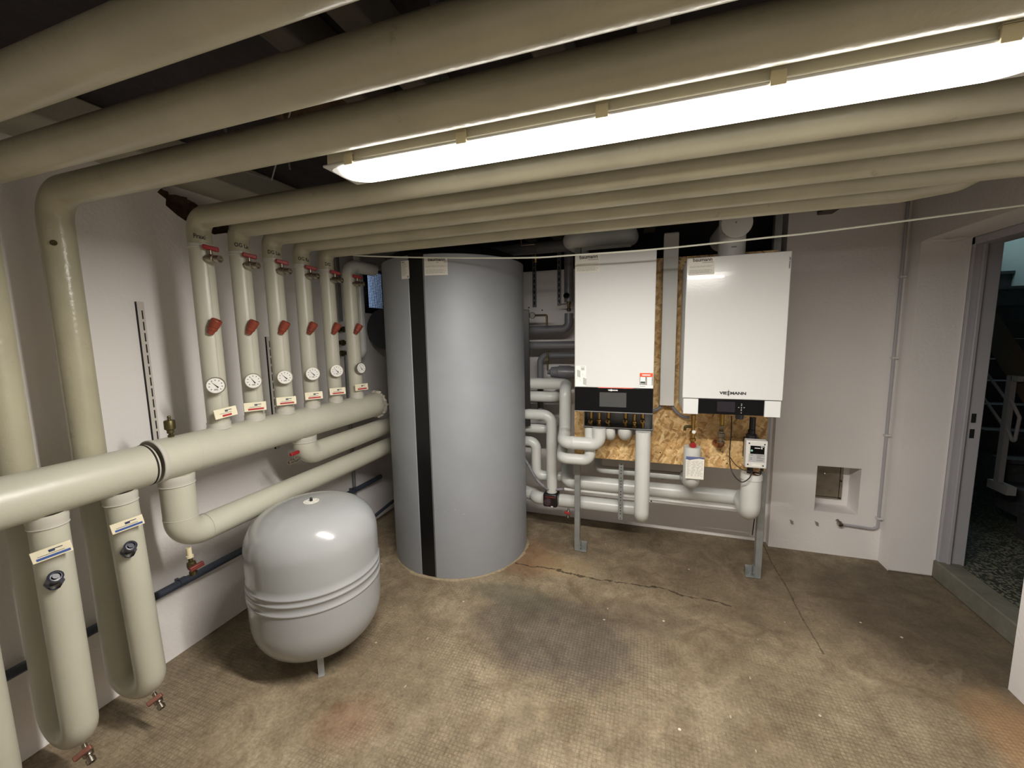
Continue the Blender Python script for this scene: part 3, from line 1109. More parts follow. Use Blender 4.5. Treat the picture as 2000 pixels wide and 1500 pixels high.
def return_pipe(y, yf, r, label, plate, zb=.185, lean=0.0):
    root = thing('return_pipe', label, 'pipe', (XR, yf, .05), 'return pipes dropping along the left wall')
    mb = MB()
    mb.tube([V(XW, y, 1.05), V(XW, y, ZP), V(WR + .02, y, ZP)], r, .10, 36, n=12, cap='flat')
    build('ceiling_run', mb, m_pipe, root)
    mb = MB()
    zc = zb
    mb.tube([V(XW, y, 1.052), V(XW, (y + yf) / 2, zc), V(XR, yf + lean, zc), V(XR, yf - lean * .3, 1.03)], r * .99, .075, 36, n=10, cap='none')
    build('lower_loop', mb, m_riser, root)
    cb = MB()
    cb.lathe([(r - .001, 0), (r + .001, 0), (r + .0035, .004), (r + .0015, .006), (r + .0028, .02), (r + .0038, .024), (r + .0038, .040), (r - .001, .041)], (XR, yf - lean * .3, .985), V(0, -lean * 1.5, 1), 36)
    build('collar', cb, m_collar, root)
    # drain cock under the bend
    dd = dirv(-32, -24)
    ball_valve(root, V(XR + .000, yf + lean, zc - r * .55), V(.62, -.10, -.45), V(.42, -.5, .62), m_draincock, .92, m_nickel, hdir=V(.30, .8, .30))
    if plate:
        az = -22
        d = dirv(az, 3)
        right = (V(-sin(radians(az)), cos(radians(az)), 0) + V(0, 0, .13)).normalized()
        up = d.cross(right).normalized()
        c = V(XR, yf, .916) + dirv(az) * (r + .020)
        R = Matrix((right, up, d)).transposed()
        pb = MB()
        pb.box((-.045, -.0185, -.003), (.045, .0185, .003))
        pb.v = [c + R @ p for p in pb.v]
        pl = build('name_plate', pb, m_cream, root, bevel=.0008)
        sb = MB()
        sb.lathe([(0, 0), (.010, 0), (.010, .03), (0, .03)], c - d * .032, d, 12)
        build('standoff', sb, m_black, pl)
        ff = frame_fn(c, right, up, .0036)
        pb = MB()
        pb.rect(-.036, -.0140, .040, -.0062, ff)
        build('blue_band', pb, m_bluelab, pl, fix=False)
        pb = MB()
        pb.rect(-.006, .0030, .008, .0115, ff)
        pb.rect(.008, .0085, .026, .0115, ff)
        pb.rect(-.032, -.0025, .028, -.0010, ff)
        build('print', pb, mat('navy_print', (52, 62, 92), .6, var=0), pl, fix=False)
        d = dirv(-5, 38)
        kb = MB()
        c = V(XR, yf, .808) + dirv(-30) * (r - .004)
        kb.lathe([(0, 0), (.021, 0), (.024, .004), (.024, .010), (.019, .020), (.016, .028)], c, dirv(-20, -18), 8)
        kn = build('check_valve', kb, m_darktube, root)
        kb = MB()
        kb.lathe([(.012, -.008), (.0165, -.004), (.0175, .026), (.0195, .027), (.0195, .034), (.016, .036), (.0125, .036), (.0125, .029), (.008, .029), (.008, .037), (0, .037)], c + dirv(-30) * .014 + V(0, 0, .008), d, 22)
        build('knob', kb, mat('knob_dark', (44, 46, 58), .3, var=.1), kn)
    return root


return_pipe(.530, .525, .047, 'frontmost return pipe at the very left edge of the floor', False)
return_pipe(.722, .716, .0475, 'return pipe with blue-banded plate, second from the viewer and widest in view', True)
return_pipe(.915, .918, .0485, 'return pipe with blue-banded plate whose elbow shows below the ceiling, beside the bare wall', True, lean=.016)

# manifolds
root = thing('return_manifold', 'thick horizontal return manifold pipe on the near left side', 'pipe', (XR, .4, 1.10))
mb = MB()
mb.tube([V(XR, -1.0, 1.102), V(XR, 1.012, 1.102)], .0815, seg=48)
build('jacket', mb, m_riser, root)
mb = MB()
mb.lathe([(.0815, 0), (.083, .001), (.083, .006), (.0815, .007)], (XR, 1.0, 1.102), (0, 1, 0), 48)
build('end_ring', mb, m_slot, root)

root = thing('supply_manifold', 'thick horizontal supply manifold carrying the six risers, with crumpled far end', 'pipe', (XR, 1.8, 1.10))
mb = MB()
mb.tube([V(XR, 1.036, 1.107), V(XR, 2.432, 1.107)], .0862, seg=48)
jk = build('jacket', mb, m_riser, root)
mb = MB()
mb.lathe([(.055, .012), (.082, .006), (.0875, 0), (.0905, .002), (.0890, .016), (.0870, .020), (.0862, .021)], (XR, 1.022, 1.107), (0, 1, 0), 48)
build('end_cap', mb, m_collar, root)
mb = MB()
for yy in (1.17, 1.72, 2.1):
    mb.lathe([(.0860, 0), (.0868, .0005), (.0868, .0022), (.0860, .003)], (XR, yy, 1.107), (0, 1, 0), 48)
build('joint_seam', mb, m_collar, jk)
# crumpled end
mb = MB()
rf = random.Random(11)
seg = 56
rows = []
prof = [(.0862, -.01), (.0885, .0), (.0865, .008), (.093, .016), (.098, .026), (.080, .036), (.045, .042)]
vs = []
for r, h in prof:
    rows.append(len(vs))
    for k in range(seg):
        a = 2 * pi * k / seg
        j = (.012 if h > .012 else .001)
        vs.append(V(XR + (r + rf.uniform(-j, j)) * cos(a), 2.426 + h + rf.uniform(-j, j) * .8, 1.107 + (r + rf.uniform(-j, j)) * sin(a)))
fs = []
for A, B in zip(rows, rows[1:]):
    for k in range(seg):
        j = (k + 1) % seg
        fs.append((A + k, B + k, B + j, A + j))
fs.append(tuple(rows[-1] + k for k in range(seg)))
mb.add(vs, fs)
build('crumpled_end', mb, m_foil, root, smooth=60)
# automatic air vent on top
mb = MB()
c = V(XR, 1.106, 1.188)
mb.lathe([(.010, 0), (.013, .002), (.013, .012), (.009, .014), (.009, .022)], c, (0, 0, 1), 6)
av = build('air_vent', mb, m_darkbrass, root)
mb = MB()
mb.lathe([(.009, .020), (.0125, .022), (.0125, .034), (.018, .038), (.0195, .040), (.0195, .072), (.017, .076), (.006, .076), (.005, .086), (.0065, .088), (.005, .094), (0, .095)], c, (0, 0, 1), 24)
build('float_body', mb, m_darkbrass, av)

# big feed from the manifold that turns towards the tank
root = thing('feed_pipe', 'big feed pipe dropping from the manifold and turning along the wall low down', 'pipe', (XR, 1.107, .75))
mb = MB()
mb.tube([V(XR, 1.107, 1.03), V(XR, 1.107, .750), V(XR - .024, 3.05, .752)], .0605, .082, 44, n=12)
build('jacket', mb, m_riser, root)
cb = MB()
for z0 in (.985,):
    cb.lathe([(.060, 0), (.0615, 0), (.0640, .004), (.062, .006), (.0632, .022), (.0645, .026), (.0645, .042), (.060, .043)], (XR, 1.107, z0), (0, 0, 1), 44)
build('collar', cb, m_collar, root)
cb = MB()
cb.lathe([(.0600, 0), (.0616, .001), (.0616, .003), (.0600, .004)], (XR, 1.107, .84), (0, 0, 1), 44)
cb.lathe([(.0600, 0), (.0616, .001), (.0616, .003), (.0600, .004)], (XR, 1.20, .752), (0, 1, 0), 44)
build('joint_seam', cb, m_collar, root)
cb = MB()
cb.lathe([(0, 0), (.010, 0), (.010, .035), (.014, .036), (.014, .046), (0, .046)], (XR + .01, 1.115, .697), V(.05, 0, -1), 16)
build('drain_stub', cb, m_clip, root)
ball_valve(root, V(XR + .012, 1.115, .655), V(.15, 0, -1), V(1, -.2, .1), m_darkred, 1.05, m_darkbrass, hdir=V(.1, 1, .1))

root = thing('feed_pipe', 'middle pipe with short stub elbow under the supply manifold, running behind the tank', 'pipe', (XR, 1.785, .9))
mb = MB()
mb.tube([V(XR, 1.785, 1.03), V(XR, 1.785, .914), V(XR - .03, 3.05, .914)], .0625, .075, 44, n=12)
build('jacket', mb, m_riser, root)
cb = MB()
cb.lathe([(.062, 0), (.0635, 0), (.0660, .004), (.064, .006), (.0652, .018), (.0665, .022), (.0665, .034), (.062, .035)], (XR, 1.785, .996), (0, 0, 1), 44)
build('collar', cb, m_collar, root)
ball_valve(root, V(XR + .01, 1.73, .915), V(.1, -1, -.05), (0, 0, 1), m_red, 1.0, hdir=V(.2, 1, .1))

# dark tube low along the wall
root = thing('wall_tube', 'dark blue-grey tube running low along the left wall', 'pipe', (-2.2, 1.0, .39))
mb = MB()
mb.tube([V(-2.19, -1.5, .392), V(-2.19, 2.85, .385)], .0195, seg=24)
build('tube', mb, m_darktube, root)
for yy in (.55, 1.24, 2.0, 2.5):
    mb = MB()
    mb.lathe([(.0195, 0), (.0225, .001), (.0225, .03), (.0195, .031)], (-2.19, yy, .39), (0, 1, 0), 24)
    mb.box((-2.236, yy + .008, .38), (-2.20, yy + .022, .40))
    build('clamp', mb, m_darktube, root)
mb = MB()
mb.tube([V(-2.11, 1.9, .055), V(-2.11, 2.9, .15)], .014, seg=16)
mb.tube([V(-2.11, 2.06, .07), V(-2.235, 2.06, .07)], .008, seg=10)
o = build('drain_tube', mb, m_darktube, loc=(-2.11, 2.4, .05))
tag(o, 'thin dark tube near the floor between the vessel and the tank', 'pipe')

# perforated rails on the left wall
for (y0, z0, z1, lab) in ((1.243, 1.0, 1.775, 'perforated wall rail on the bare wall, left of the Praxis riser'), (1.893, .9, 1.61, 'perforated wall rail half hidden between the second and third risers')):
    root = thing('wall_rail', lab, 'rail', (WL, y0, z0), 'perforated rails on the left wall')
    mb = MB()
    mb.box((WL, y0 - .014, z0), (WL + .012, y0 + .014, z1))
    build('channel', mb, m_rail, root, bevel=.001)
    mb = MB()
    z = z0 + .02
    while z < z1 - .03:
        mb.box((WL + .011, y0 + .001, z), (WL + .0128, y0 + .006, z + .040))
        z += .052
    mb.box((WL + .0, y0 - .0155, z0), (WL + .0122, y0 - .0145, z1))
    build('slots', mb, m_slot, root)

# low hanging bare patches on pipe C: small plug
mb = MB()
mb.lathe([(0, 0), (.010, 0), (.009, .010), (.006, .014), (0, .014)], V(XW, .915, 1.945) + dirv(-40) * .044, dirv(-25, 5), 14)
build('plug', mb, m_darkbrass, bpy.data.objects['return_pipe.002'])

# ================================================================== LAMP
LX0, LX1 = -.885, .702
lx = (LX0 + LX1) / 2
root = thing('strip_light', 'long lit fluorescent strip light hanging between the ceiling pipes', 'lamp', (lx, 1.05, 2.05))
cs = [(.984, 2.077), (.988, 2.066), (.997, 2.056), (1.012, 2.050), (1.030, 2.048), (1.046, 2.0490), (1.068, 2.056), (1.090, 2.063), (1.106, 2.069), (1.116, 2.077)]
mb = MB()
n = len(cs)
yc, zt = 1.0500, 2.077
xs = [(LX0, .62, 0), (LX0 + .016, .80, .35), (LX0 + .042, .93, .72), (LX0 + .074, 1, 1), (LX1 - .085, 1, 1), (LX1 - .05, .95, .72), (LX1 - .02, .85, .35), (LX1, .66, 0)]
vs, fs = [], []
for x, wy, wz in xs:
    vs += [V(x, yc + (y - yc) * wy, zt + (z - zt) * wz) for y, z in cs]
for a in range(len(xs) - 1):
    for k in range(n - 1):
        fs.append((a * n + k, a * n + k + 1, (a + 1) * n + k + 1, (a + 1) * n + k))
mb.add(vs, fs)
lens = build('diffuser', mb, lens_mat(), root, fix=False, smooth=60)
# object-space origin at the middle of the lamp for the tube fall-off
lens.data.transform(Matrix.Translation((-lx, 0, 0)))
lens.location = lens.location + V(lx, 0, 0)
mb = MB()
mb.box((LX0 - .004, .979, 2.0755), (LX1 + .004, 1.124, 2.0825))
build('rim', mb, m_white2, root, bevel=.003)
mb = MB()
poly = [(.983, 2.082), (1.120, 2.082), (1.114, 2.155), (.989, 2.155)]
mb.prism(poly, lambda u, v: V(LX0 + .006, u, v), lambda u, v: V(LX1 - .006, u, v))
build('tray', mb, m_tray, root, bevel=.006)
for x in (-.797, -.452, -.107, .233, .573):
    for s in (0, 1):
        mb = MB()
        yy = .9740 if s == 0 else 1.1240
        mb.box((x - .014, yy, 2.070 if s == 0 else 2.0785), (x + .014, yy + .005, 2.100))
        mb.box((x - .014, yy, 2.097), (x + .014, yy + (.014 if s == 0 else -.010), 2.102))
        build('clip', mb, m_clip, root, bevel=.001)
for x in (-.55, .35):
    mb = MB()
    mb.box((x - .01, 1.04, 2.15), (x + .01, 1.065, CZ))
    build('hanger', mb, m_alu, root)

# thin wires hanging from the ceiling next to the lamp
mb = MB()
mb.tube([V(-1.53, 1.18, CZ), V(-1.50, 1.20, 2.24)], .005, seg=8)
mb.tube([V(-1.50, 1.20, 2.24), V(-1.38, 1.25, 2.20), V(-1.1, 1.12, 2.40)], .003, seg=6)
mb.tube([V(-1.24, 1.18, CZ), V(-1.235, 1.20, 2.2)], .003, seg=6)
o = build('hanging_wire', mb, m_alu, loc=(-1.5, 1.2, CZ))
tag(o, 'thin grey wires dangling from the ceiling left of the strip light', 'wire')
mb = MB()
rw = random.Random(5)
vs, fs = [], []
for i in range(13):
    for j in range(5):
        vs.append(V(-1.42 + .045 * i + rw.uniform(-.012, .012), 1.30 + .035 * j + rw.uniform(-.01, .01), CZ - .004 - (0 if j in (0, 4) or i in (0, 12) else rw.uniform(.01, .045))))
for i in range(12):
    for j in range(4):
        fs.append((i * 5 + j, i * 5 + j + 1, (i + 1) * 5 + j + 1, (i + 1) * 5 + j))
mb.add(vs, fs)
struct('trim_12', mb, m_rust, 'peeling rough patch on the ceiling')

# ================================================================== BUFFER TANK
TC, TR = V(-1.33, 2.685, 0), .498
root = thing('buffer_tank', 'tall grey cylindrical buffer tank with a black vertical strip', 'tank', TC)


def arc_shell(a0, a1, r0, r1, z0, z1, seg=64):
    mb = MB()
    vs, fs = [], []
    for k in range(seg + 1):
        a = a0 + (a1 - a0) * k / seg
        for r in (r1, r0):
            for z in (z0, z1):
                vs.append(TC + V(r * cos(a), r * sin(a), z))
    for k in range(seg):
        b = 4 * k
        fs += [(b, b + 4, b + 5, b + 1), (b + 2, b + 3, b + 7, b + 6), (b + 1, b + 5, b + 7, b + 3), (b, b + 2, b + 6, b + 4)]
    fs += [(0, 1, 3, 2), (4 * seg, 4 * seg + 2, 4 * seg + 3, 4 * seg + 1)]
    return mb.add(vs, fs)


build('jacket', arc_shell(radians(-85.2), radians(262.3), TR - .02, TR, .006, 2.088, 140), m_tank, root, bevel=.004)
build('strip', arc_shell(radians(-97.5), radians(-85.4), TR - .03, TR - .003, .012, 2.100, 10), m_tankblack, root)
mb = MB()
a = radians(-85.3)
mb.rect(-.0022, .01, .0022, 2.07, lambda u, v: TC + V((TR + .0015) * cos(a + u / TR), (TR + .0015) * sin(a + u / TR), v))
build('seam', mb, m_alu, root, fix=False)
mb = MB()
mb.lathe([(0, .0), (TR - .02, 0), (TR - .02, 2.10), (TR - .03, 2.125), (TR - .10, 2.155), (0, 2.165)], TC, (0, 0, 1), 96)
build('inner_shell', mb, m_tankblack, root)


mb = MB()
Rz = Matrix.Rotation(radians(27), 3, 'Z')
mb.box((TR - .02, -.03, .9), (TR + .045, .03, 1.78))
mb.v = [TC + Rz @ p for p in mb.v]
build('connection_strip', mb, m_tankblack, root, bevel=.004)


def baumann_sticker(root, fn, w, h):
    """paper with a thin lower-case word mark and fine print; fn maps (u, v) from the top left corner"""
    mb = MB()
    mb.rect(0, -h, w, 0, fn(0.0006), nx=6)
    s = build('sticker', mb, m_paper, root, fix=False)
    mb = MB()
    mb.text('baumann', w * .205, lambda u, v: fn(.0014)(u + w * .17, v - h * .20), bold=.0005)
    for (a, b, c) in ((.95, .27, .52),):
        mb.rect(w * c, -h * (b + .02), w * a, -h * b, fn(.0012))
    build('word_mark', mb, m_ink, s, fix=False)
    mb = MB()
    for (b, x1) in ((.47, .95), (.525, .9), (.70, .85), (.76, .93), (.82, .8), (.87, .88)):
        x = .05
        rr_ = random.Random(int(b * 100))
        while x < x1:
            l = rr_.uniform(.05, .2)
            mb.rect(w * x, -h * (b + .014), w * min(x + l, x1), -h * b, fn(.0012))
            x += l + .02
    build('fine_print', mb, m_greyink, s, fix=False)
    return s


def tank_fn(a0, z0):
    return lambda off: (lambda u, v: TC + V((TR + off) * cos(radians(a0) + u / TR), (TR + off) * sin(radians(a0) + u / TR), z0 + v))


baumann_sticker(root, tank_fn(-84.3, 2.064), .142, .104)
mb = MB()
f0 = tank_fn(-104.0, 2.058)(.0006)
mb.rect(0, -.108, .064, 0, f0, nx=4)
ls = build('rating_label', mb, m_paper, root, fix=False)
mb = MB()
f1 = tank_fn(-104.0, 2.058)(.0012)
for k in range(11):
    mb.rect(.005, -.012 - k * .0075, .03 + (k * 37 % 23) * .001, -.0105 - k * .0075, f1)
mb.rect(.005, -.010, .03, -.006, f1)
mb.rect(.048, -.102, .058, -.092, f1)
build('fine_print', mb, m_greyink, ls, fix=False)
# a few pale scuffs on the jacket
mb = MB()
for (px, py, w_, h_, z_) in ((944, 0, .020, .006, .45), (916, 0, .014, .007, .44), (880, 0, .018, .004, .44), (850, 0, .006, .012, .47)):
    aa = {944: -62.5, 916: -68.8, 880: -76, 850: -82.2}[px]
    f = tank_fn(aa, z_ + {944: .0, 916: .045, 880: .03, 850: .03}[px])(.0007)
    mb.add([f(w_ * .5 * cos(t), h_ * .5 * sin(t)) for t in [2 * pi * q / 12 for q in range(12)]], [tuple(range(12))])
build('scuff', mb, mat('pale_scuff', (168, 170, 172), .6, var=0), root, fix=False)
# pale mortar bead round the foot
mb = MB()
rb = random.Random(9)
vs, fs = [], []
NS = 160
for k in range(NS):
    a = 2 * pi * k / NS
    w_ = .003 + .008 * rb.random() + .012 * max(0, sin(a * 3.1 + 1) * sin(a * 7.3))
    for r, z in ((TR - .004, .010), (TR + w_ * .5, .006), (TR + w_, 0)):
        vs.append(TC + V(r * cos(a), r * sin(a), z))
for k in range(NS):
    j = (k + 1) % NS
    for q in range(2):
        fs.append((3 * k + q, 3 * k + q + 1, 3 * j + q + 1, 3 * j + q))
mb.add(vs, fs)
build('mortar_bead', mb, mat('pale_mortar', (150, 136, 110), .8, var=.2, vscale=40), root, fix=False)

# ================================================================== EXPANSION VESSEL
VC = V(-1.571, 1.497, 0)
root = thing('expansion_vessel', 'squat light grey expansion vessel standing on the floor beside the tank', 'vessel', VC)
prof = []
R0 = .302
for q in range(19):
    a = pi / 2 * q / 18
    prof.append((R0 * sin(a) ** .62, .270 - .212 * cos(a) ** .95))
for z in (.34, .378):
    prof.append((R0, z))
for zz in (.388, .432, .463):
    prof += [(R0, zz - .007), (R0 + .0035, zz - .004), (R0 + .0045, zz), (R0 + .0035, zz + .004), (R0, zz + .007)]
prof += [(R0, .50), (R0, .59)]
for q in range(1, 21):
    a = pi / 2 * q / 20
    prof.append((R0 * cos(a) ** .60, .600 + .188 * sin(a) ** .95))
prof = [(0, .058)] + prof[1:-1] + [(0, .788)]
mb = MB()
mb.lathe(prof, VC, (0, 0, 1), 96)
build('body', mb, m_vessel, root, smooth=60)
mb = MB()
mb.lathe([(0, 0), (.036, -.001), (.036, .0006), (0, .0015)], VC + V(0, 0, .7885), (0, 0, 1), 40)
lb = build('top_label', mb, m_paper, root)
mb = MB()
mb.lathe([(0, 0), (.007, 0), (.007, .014), (.004, .018), (0, .018)], VC + V(0, 0, .789), (0, 0, 1), 14)
build('fill_valve', mb, m_black, lb)
mb = MB()
for k in range(14):
    a = 2 * pi * k / 14
    if k % 3 == 0:
        continue
    c = VC + V(.028 * cos(a), .028 * sin(a), .7905)
    mb.box(c - V(.003, .001, .0002), c + V(.003, .001, .0002), Matrix.Rotation(a + pi / 2, 3, 'Z'))
build('fine_print', mb, m_greyink, lb)
for k in range(3):
    a = radians(-48 + 120 * k)
    c = VC + V(.190 * cos(a), .190 * sin(a), 0)
    R = Matrix.Rotation(a, 3, 'Z')
    mb = MB()
    mb.box((c.x - .003, c.y - .014, .002), (c.x + .003, c.y + .014, .17), R, c)
    mb.box((c.x - .003, c.y - .014, .0), (c.x + .022, c.y + .014, .004), R, c)
    build('leg', mb, m_vessel, root, bevel=.001)

# ================================================================== FRAME, BOARD, BOILERS
YB = 2.78
root = thing('support_stand', 'galvanised steel frame standing on the floor, holding the chipboard', 'frame', (.1, 2.82, 0))


def post(x, side):
    mb = MB()
    poly = [(x - .020, 2.800), (x + .020, 2.800), (x + .020, 2.840), (x - .020, 2.840)]
    mb.box((x - .020, 2.800, .002), (x + .020, 2.840, 2.33))
    p = build('post', mb, m_galv, root, bevel=.003)
    mb = MB()
    s = side
    mb.box((x + s * .020, 2.796, .004), (x + s * .068, 2.842, .010))
    mb.box((x + s * .0195, 2.799, .004), (x + s * .025, 2.839, .078))
    mb.box((x + s * .026, 2.834, .010), (x + s * .068, 2.842, .068))
    mb.box((x + s * .064, 2.812, .010), (x + s * .068, 2.842, .060))
    b = build('foot_bracket', mb, m_galv, p, bevel=.001)
    mb = MB()
    mb.lathe([(0, 0), (.009, 0), (.009, .008), (.005, .008), (.005, .018), (0, .018)], (x + s * .040, 2.818, .010), (0, 0, 1), 6)
    mb.lathe([(0, 0), (.006, 0), (.006, .006), (0, .006)], (x + s * .025, 2.80, .04), (0, -1, 0), 6)
    build('bolt', mb, m_galv, p)


post(-.458, 1)
post(.712, -1)
for z in (1.0, 1.95):
    mb = MB()
    mb.box((-.44, 2.802, z), (.69, 2.838, z + .03))
    build('crossbar', mb, m_galv, root)
mb = MB()
for x, z0, z1 in ((-.155, .26, .76),):
    mb.box((x - .016, 2.86, z0), (x + .016, 2.866, z1))
rl2 = build('hanger_rail', mb, m_galv, root)
mb = MB()
z = .27
k = 0
while z < .75:
    mb.lathe([(0, 0), (.004, 0), (.004, .001), (0, .001)], (-.155, 2.8605, z), (0, -1, 0), 10)
    z += .022 if k % 4 else .034
    k += 1
build('slots', mb, m_slot, rl2)

board = MB()
board.box((-.475, YB, .727), (.712, YB + .019, 2.062))
o = build('chipboard_panel', board, node_osb(), bevel=.0015, loc=(.12, YB, .727))
tag(o, 'golden coarse chipboard panel behind both boilers', 'panel')
for (x, z) in ((-.45, 1.10), (-.45, .80), (.69, 1.12), (.695, .80), (.50, .76), (.1, .80)):
    mb = MB()
    mb.lathe([(0, 0), (.0045, 0), (.004, .002), (0, .0025)], (x, YB - .0002, z), (0, -1, 0), 10)
    build('screw_head', mb, m_slot, o)

# ---------------------------------------------------------------- left boiler
YF = 2.41
root = thing('boiler', 'white wall boiler on the left with a black glass control panel', 'boiler', (-.185, 2.6, 1.133), 'white wall-hung boilers')
mb = MB()
mb.box((-.411, YF, 1.276), (.040, YB - .001, 2.053))
cas = build('casing', mb, m_white, root, bevel=.004)
mb = MB()
mb.box((-.411, YF + .002, 1.133), (.040, YF + .06, 1.2745))
mb.box((-.409, YF + .02, 1.150), (.038, YB - .002, 1.274))
pnl = build('control_panel', mb, m_gloss, root, bevel=.002)
mb = MB()
mb.box((-.411, YF + .002, 1.1275), (.040, YF + .05, 1.1325))
build('trim_strip', mb, m_alu, pnl)
p0, p1 = P(1171, 766, YF), P(1223, 796, YF)
mb = MB()
mb.box((p0.x, YF + .0008, p1.z), (p1.x, YF + .004, p0.z))
build('display', mb, m_screen, pnl)
ff = frame_fn((0, YF, 0), (1, 0, 0), (0, 0, 1), -.0)
flat = lambda y: (lambda u, v: V(u, y, v))
mb = MB()
c = P(1197, 762.5, YF)
mb.text('VIESSMANN', .0105, lambda u, v: V(c.x + u, YF + .0012, c.z - .003 + v), align='CENTER', bold=.0006)
mb.rect(-.003, -.006, .001, .008, lambda u, v: V(c.x + u - .008, YF + .0010, c.z + v))
build('lettering', mb, m_whiteink, pnl, fix=False)
mb = MB()
mb.box((-.27, YF + .001, 1.2745), (-.07, YF + .004, 1.2770))
build('light_line', mb, mat('red_led', (235, 80, 60), .4, var=0, emit=((1, .12, .06), .15)), pnl)
baumann_sticker(cas, lambda off: (lambda u, v: V(-.408 + u, YF - off, 2.047 + v)), .142, .100)
# installer leaflet bottom left and orange leaflet bottom right
mb = MB()
mb.rect(-.406, 1.283, -.342, 1.405, flat(YF - .0004))
lf = build('leaflet', mb, mat('leaflet_paper', (236, 236, 232), .6, var=.01), cas, fix=False, label='instruction leaflet with two grey drawings')
mb = MB()
for (u, v) in ((-.396, 1.337), (-.360, 1.290)):
    mb.add([V(u, YF - .001, v + .004), V(u + .020, YF - .001, v - .004), V(u + .020, YF - .001, v + .038), V(u, YF - .001, v + .046)], [(0, 1, 2, 3)])
mb.rect(-.372, 1.378, -.352, 1.394, flat(YF - .001))
for u, v in ((-.395, 1.325), (-.378, 1.312), (-.362, 1.345), (-.348, 1.338)):
    mb.rect(u, v, u + .002, v + .012, flat(YF - .001))
mb.rect(-.376, 1.397, -.348, 1.400, flat(YF - .001))
build('drawing', mb, mat('pale_green_grey', (176, 182, 174), .7, var=.05), lf, fix=False)
mb = MB()
mb.rect(-.036, 1.281, .036, 1.366, flat(YF - .0004))
lf = build('leaflet', mb, MATS['leaflet_paper'], cas, fix=False, label='leaflet with an orange header')
mb = MB()
mb.rect(-.036, 1.345, .036, 1.366, flat(YF - .001))
build('header', mb, m_orangeprint, lf, fix=False)
mb = MB()
mb.rect(-.036, 1.297, .036, 1.345, flat(YF - .0010))
build('photo', mb, mat('leaflet_photo', (150, 148, 144), .6, var=.3, vscale=60), lf, fix=False)
mb = MB()
mb.rect(-.032, 1.316, -.005, 1.343, flat(YF - .0014))
mb.rect(.005, 1.298, .030, 1.343, flat(YF - .0014))
mb.rect(-.023, 1.352, .022, 1.358, flat(YF - .0014))
build('photo_detail', mb, m_whiteink, lf, fix=False)
mb = MB()
mb.rect(-.030, 1.308, -.006, 1.317, flat(YF - .0016))
mb.rect(-.034, 1.288, -.004, 1.290, flat(YF - .0016))
build('photo_caption', mb, mat('green_black', (32, 52, 46), .6, var=0), lf, fix=False)

# ---------------------------------------------------------------- valve console under the left boiler
root = thing('valve_console', 'grey metal valve bracket with six brass fittings under the left boiler', 'bracket', (-.18, 2.7, 1.03))
YV = 2.62
a0, a1 = P(1139, 806, YV), P(1275, 838, YV)
zb = P(1137, 833, YV).z
mb = MB()
mb.box((a0.x, YB - .012, zb - .07), (a1.x, YB - .001, 1.13))
mb.box((a0.x, YV, zb - .004), (a1.x + .004, YB - .01, zb))
mb.box((a0.x, YV, zb - .004), (a1.x + .004, YV + .002, zb + .006))
mb.box((a0.x, YV + .04, zb), (a0.x + .003, YB - .01, 1.128))
mb.box((a1.x - .003, YV + .04, zb), (a1.x, YB - .01, 1.128))
build('bracket_plate', mb, m_alu, root)
for px in (1153, 1187, 1221, 1255):
    c = P(px, 822, YV + .02)
    mb = MB()
    mb.tube([V(c.x, YV + .07, zb - .001), V(c.x, YV + .07, 1.131)], .012, seg=16)
    mb.lathe([(0, 0), (.013, 0), (.016, .006), (.016, .030), (.0135, .034), (.009, .034), (.009, .026), (0, .026)], (c.x, YV + .06, c.z - .006), (0, -1, 0), 20)
    v = build('stop_valve', mb, m_brass, root)
    mb = MB()
    mb.box((c.x - .005, YV + .012, c.z - .008), (c.x + .005, YV + .034, c.z + .012), Matrix.Rotation(.5, 3, 'Y'))
    build('screw_cap', mb, m_black, v)
for px in (1169.5, 1239):
    c = P(px, 820, YV + .02)
    mb = MB()
    mb.lathe([(.011, 0), (.015, .004), (.015, .020), (.011, .024), (.0105, .034), (.016, .038), (.016, .050), (.010, .054), (.010, .098)], (c.x, YV + .045, zb - .006), (0, 0, 1), 18)
    build('hose_fitting', mb, m_brass, root)

# ---------------------------------------------------------------- right boiler
root = thing('boiler', 'white wall boiler on the right with a glossy front and flue on top', 'boiler', (.44, 2.6, 1.139), 'white wall-hung boilers')
mb = MB()
mb.box((.194, YF, 1.229), (.679, YF + .022, 1.990))
dr = build('front_door', mb, m_gloss_white, root, bevel=.004)
mb = MB()
mb.box((.199, YF + .0225, 1.150), (.674, YB - .001, 1.985))
build('casing', mb, mat('side_white', (214, 214, 212), .4, var=.01), root, bevel=.002)
mb = MB()
xa, xb = P(1364, 800, YF).x, P(1493, 800, YF).x
mb.box((.201, YF + .002, 1.139), (xa - .001, YF + .030, 1.2255))
build('corner_cover', mb, m_white, root, bevel=.002)
mb = MB()
mb.box((xb + .001, YF + .002, 1.139), (.673, YF + .030, 1.2255))
build('corner_cover', mb, m_white, root, bevel=.002)
mb = MB()
mb.box((xa, YF + .010, 1.143), (xb, YF + .04, 1.2255))
pnl = build('control_panel', mb, m_gloss, root, bevel=.001)
d0, d1_ = P(1401, 784, YF + .01), P(1435, 805, YF + .01)
mb = MB()
mb.box((d0.x, YF + .0088, d1_.z), (d1_.x, YF + .011, d0.z))
build('display', mb, m_screen2, pnl)
mb = MB()
c = P(1448, 796, YF + .01)
for dx, dz in ((0, 0), (-.013, 0), (.013, 0), (0, .011), (0, .019), (0, -.009), (0, -.017), (0, -.029)):
    mb.rect(c.x + dx - .0028, c.z + dz - .0010, c.x + dx + .0028, c.z + dz + .0010, flat(YF + .0085))
build('buttons', mb, m_whiteink, pnl, fix=False)
mb = MB()
mb.text('VIE', .0205, lambda u, v: V(.416 + u * 1.25, YF - .0006, 1.256 + v), align='RIGHT', bold=.0011)
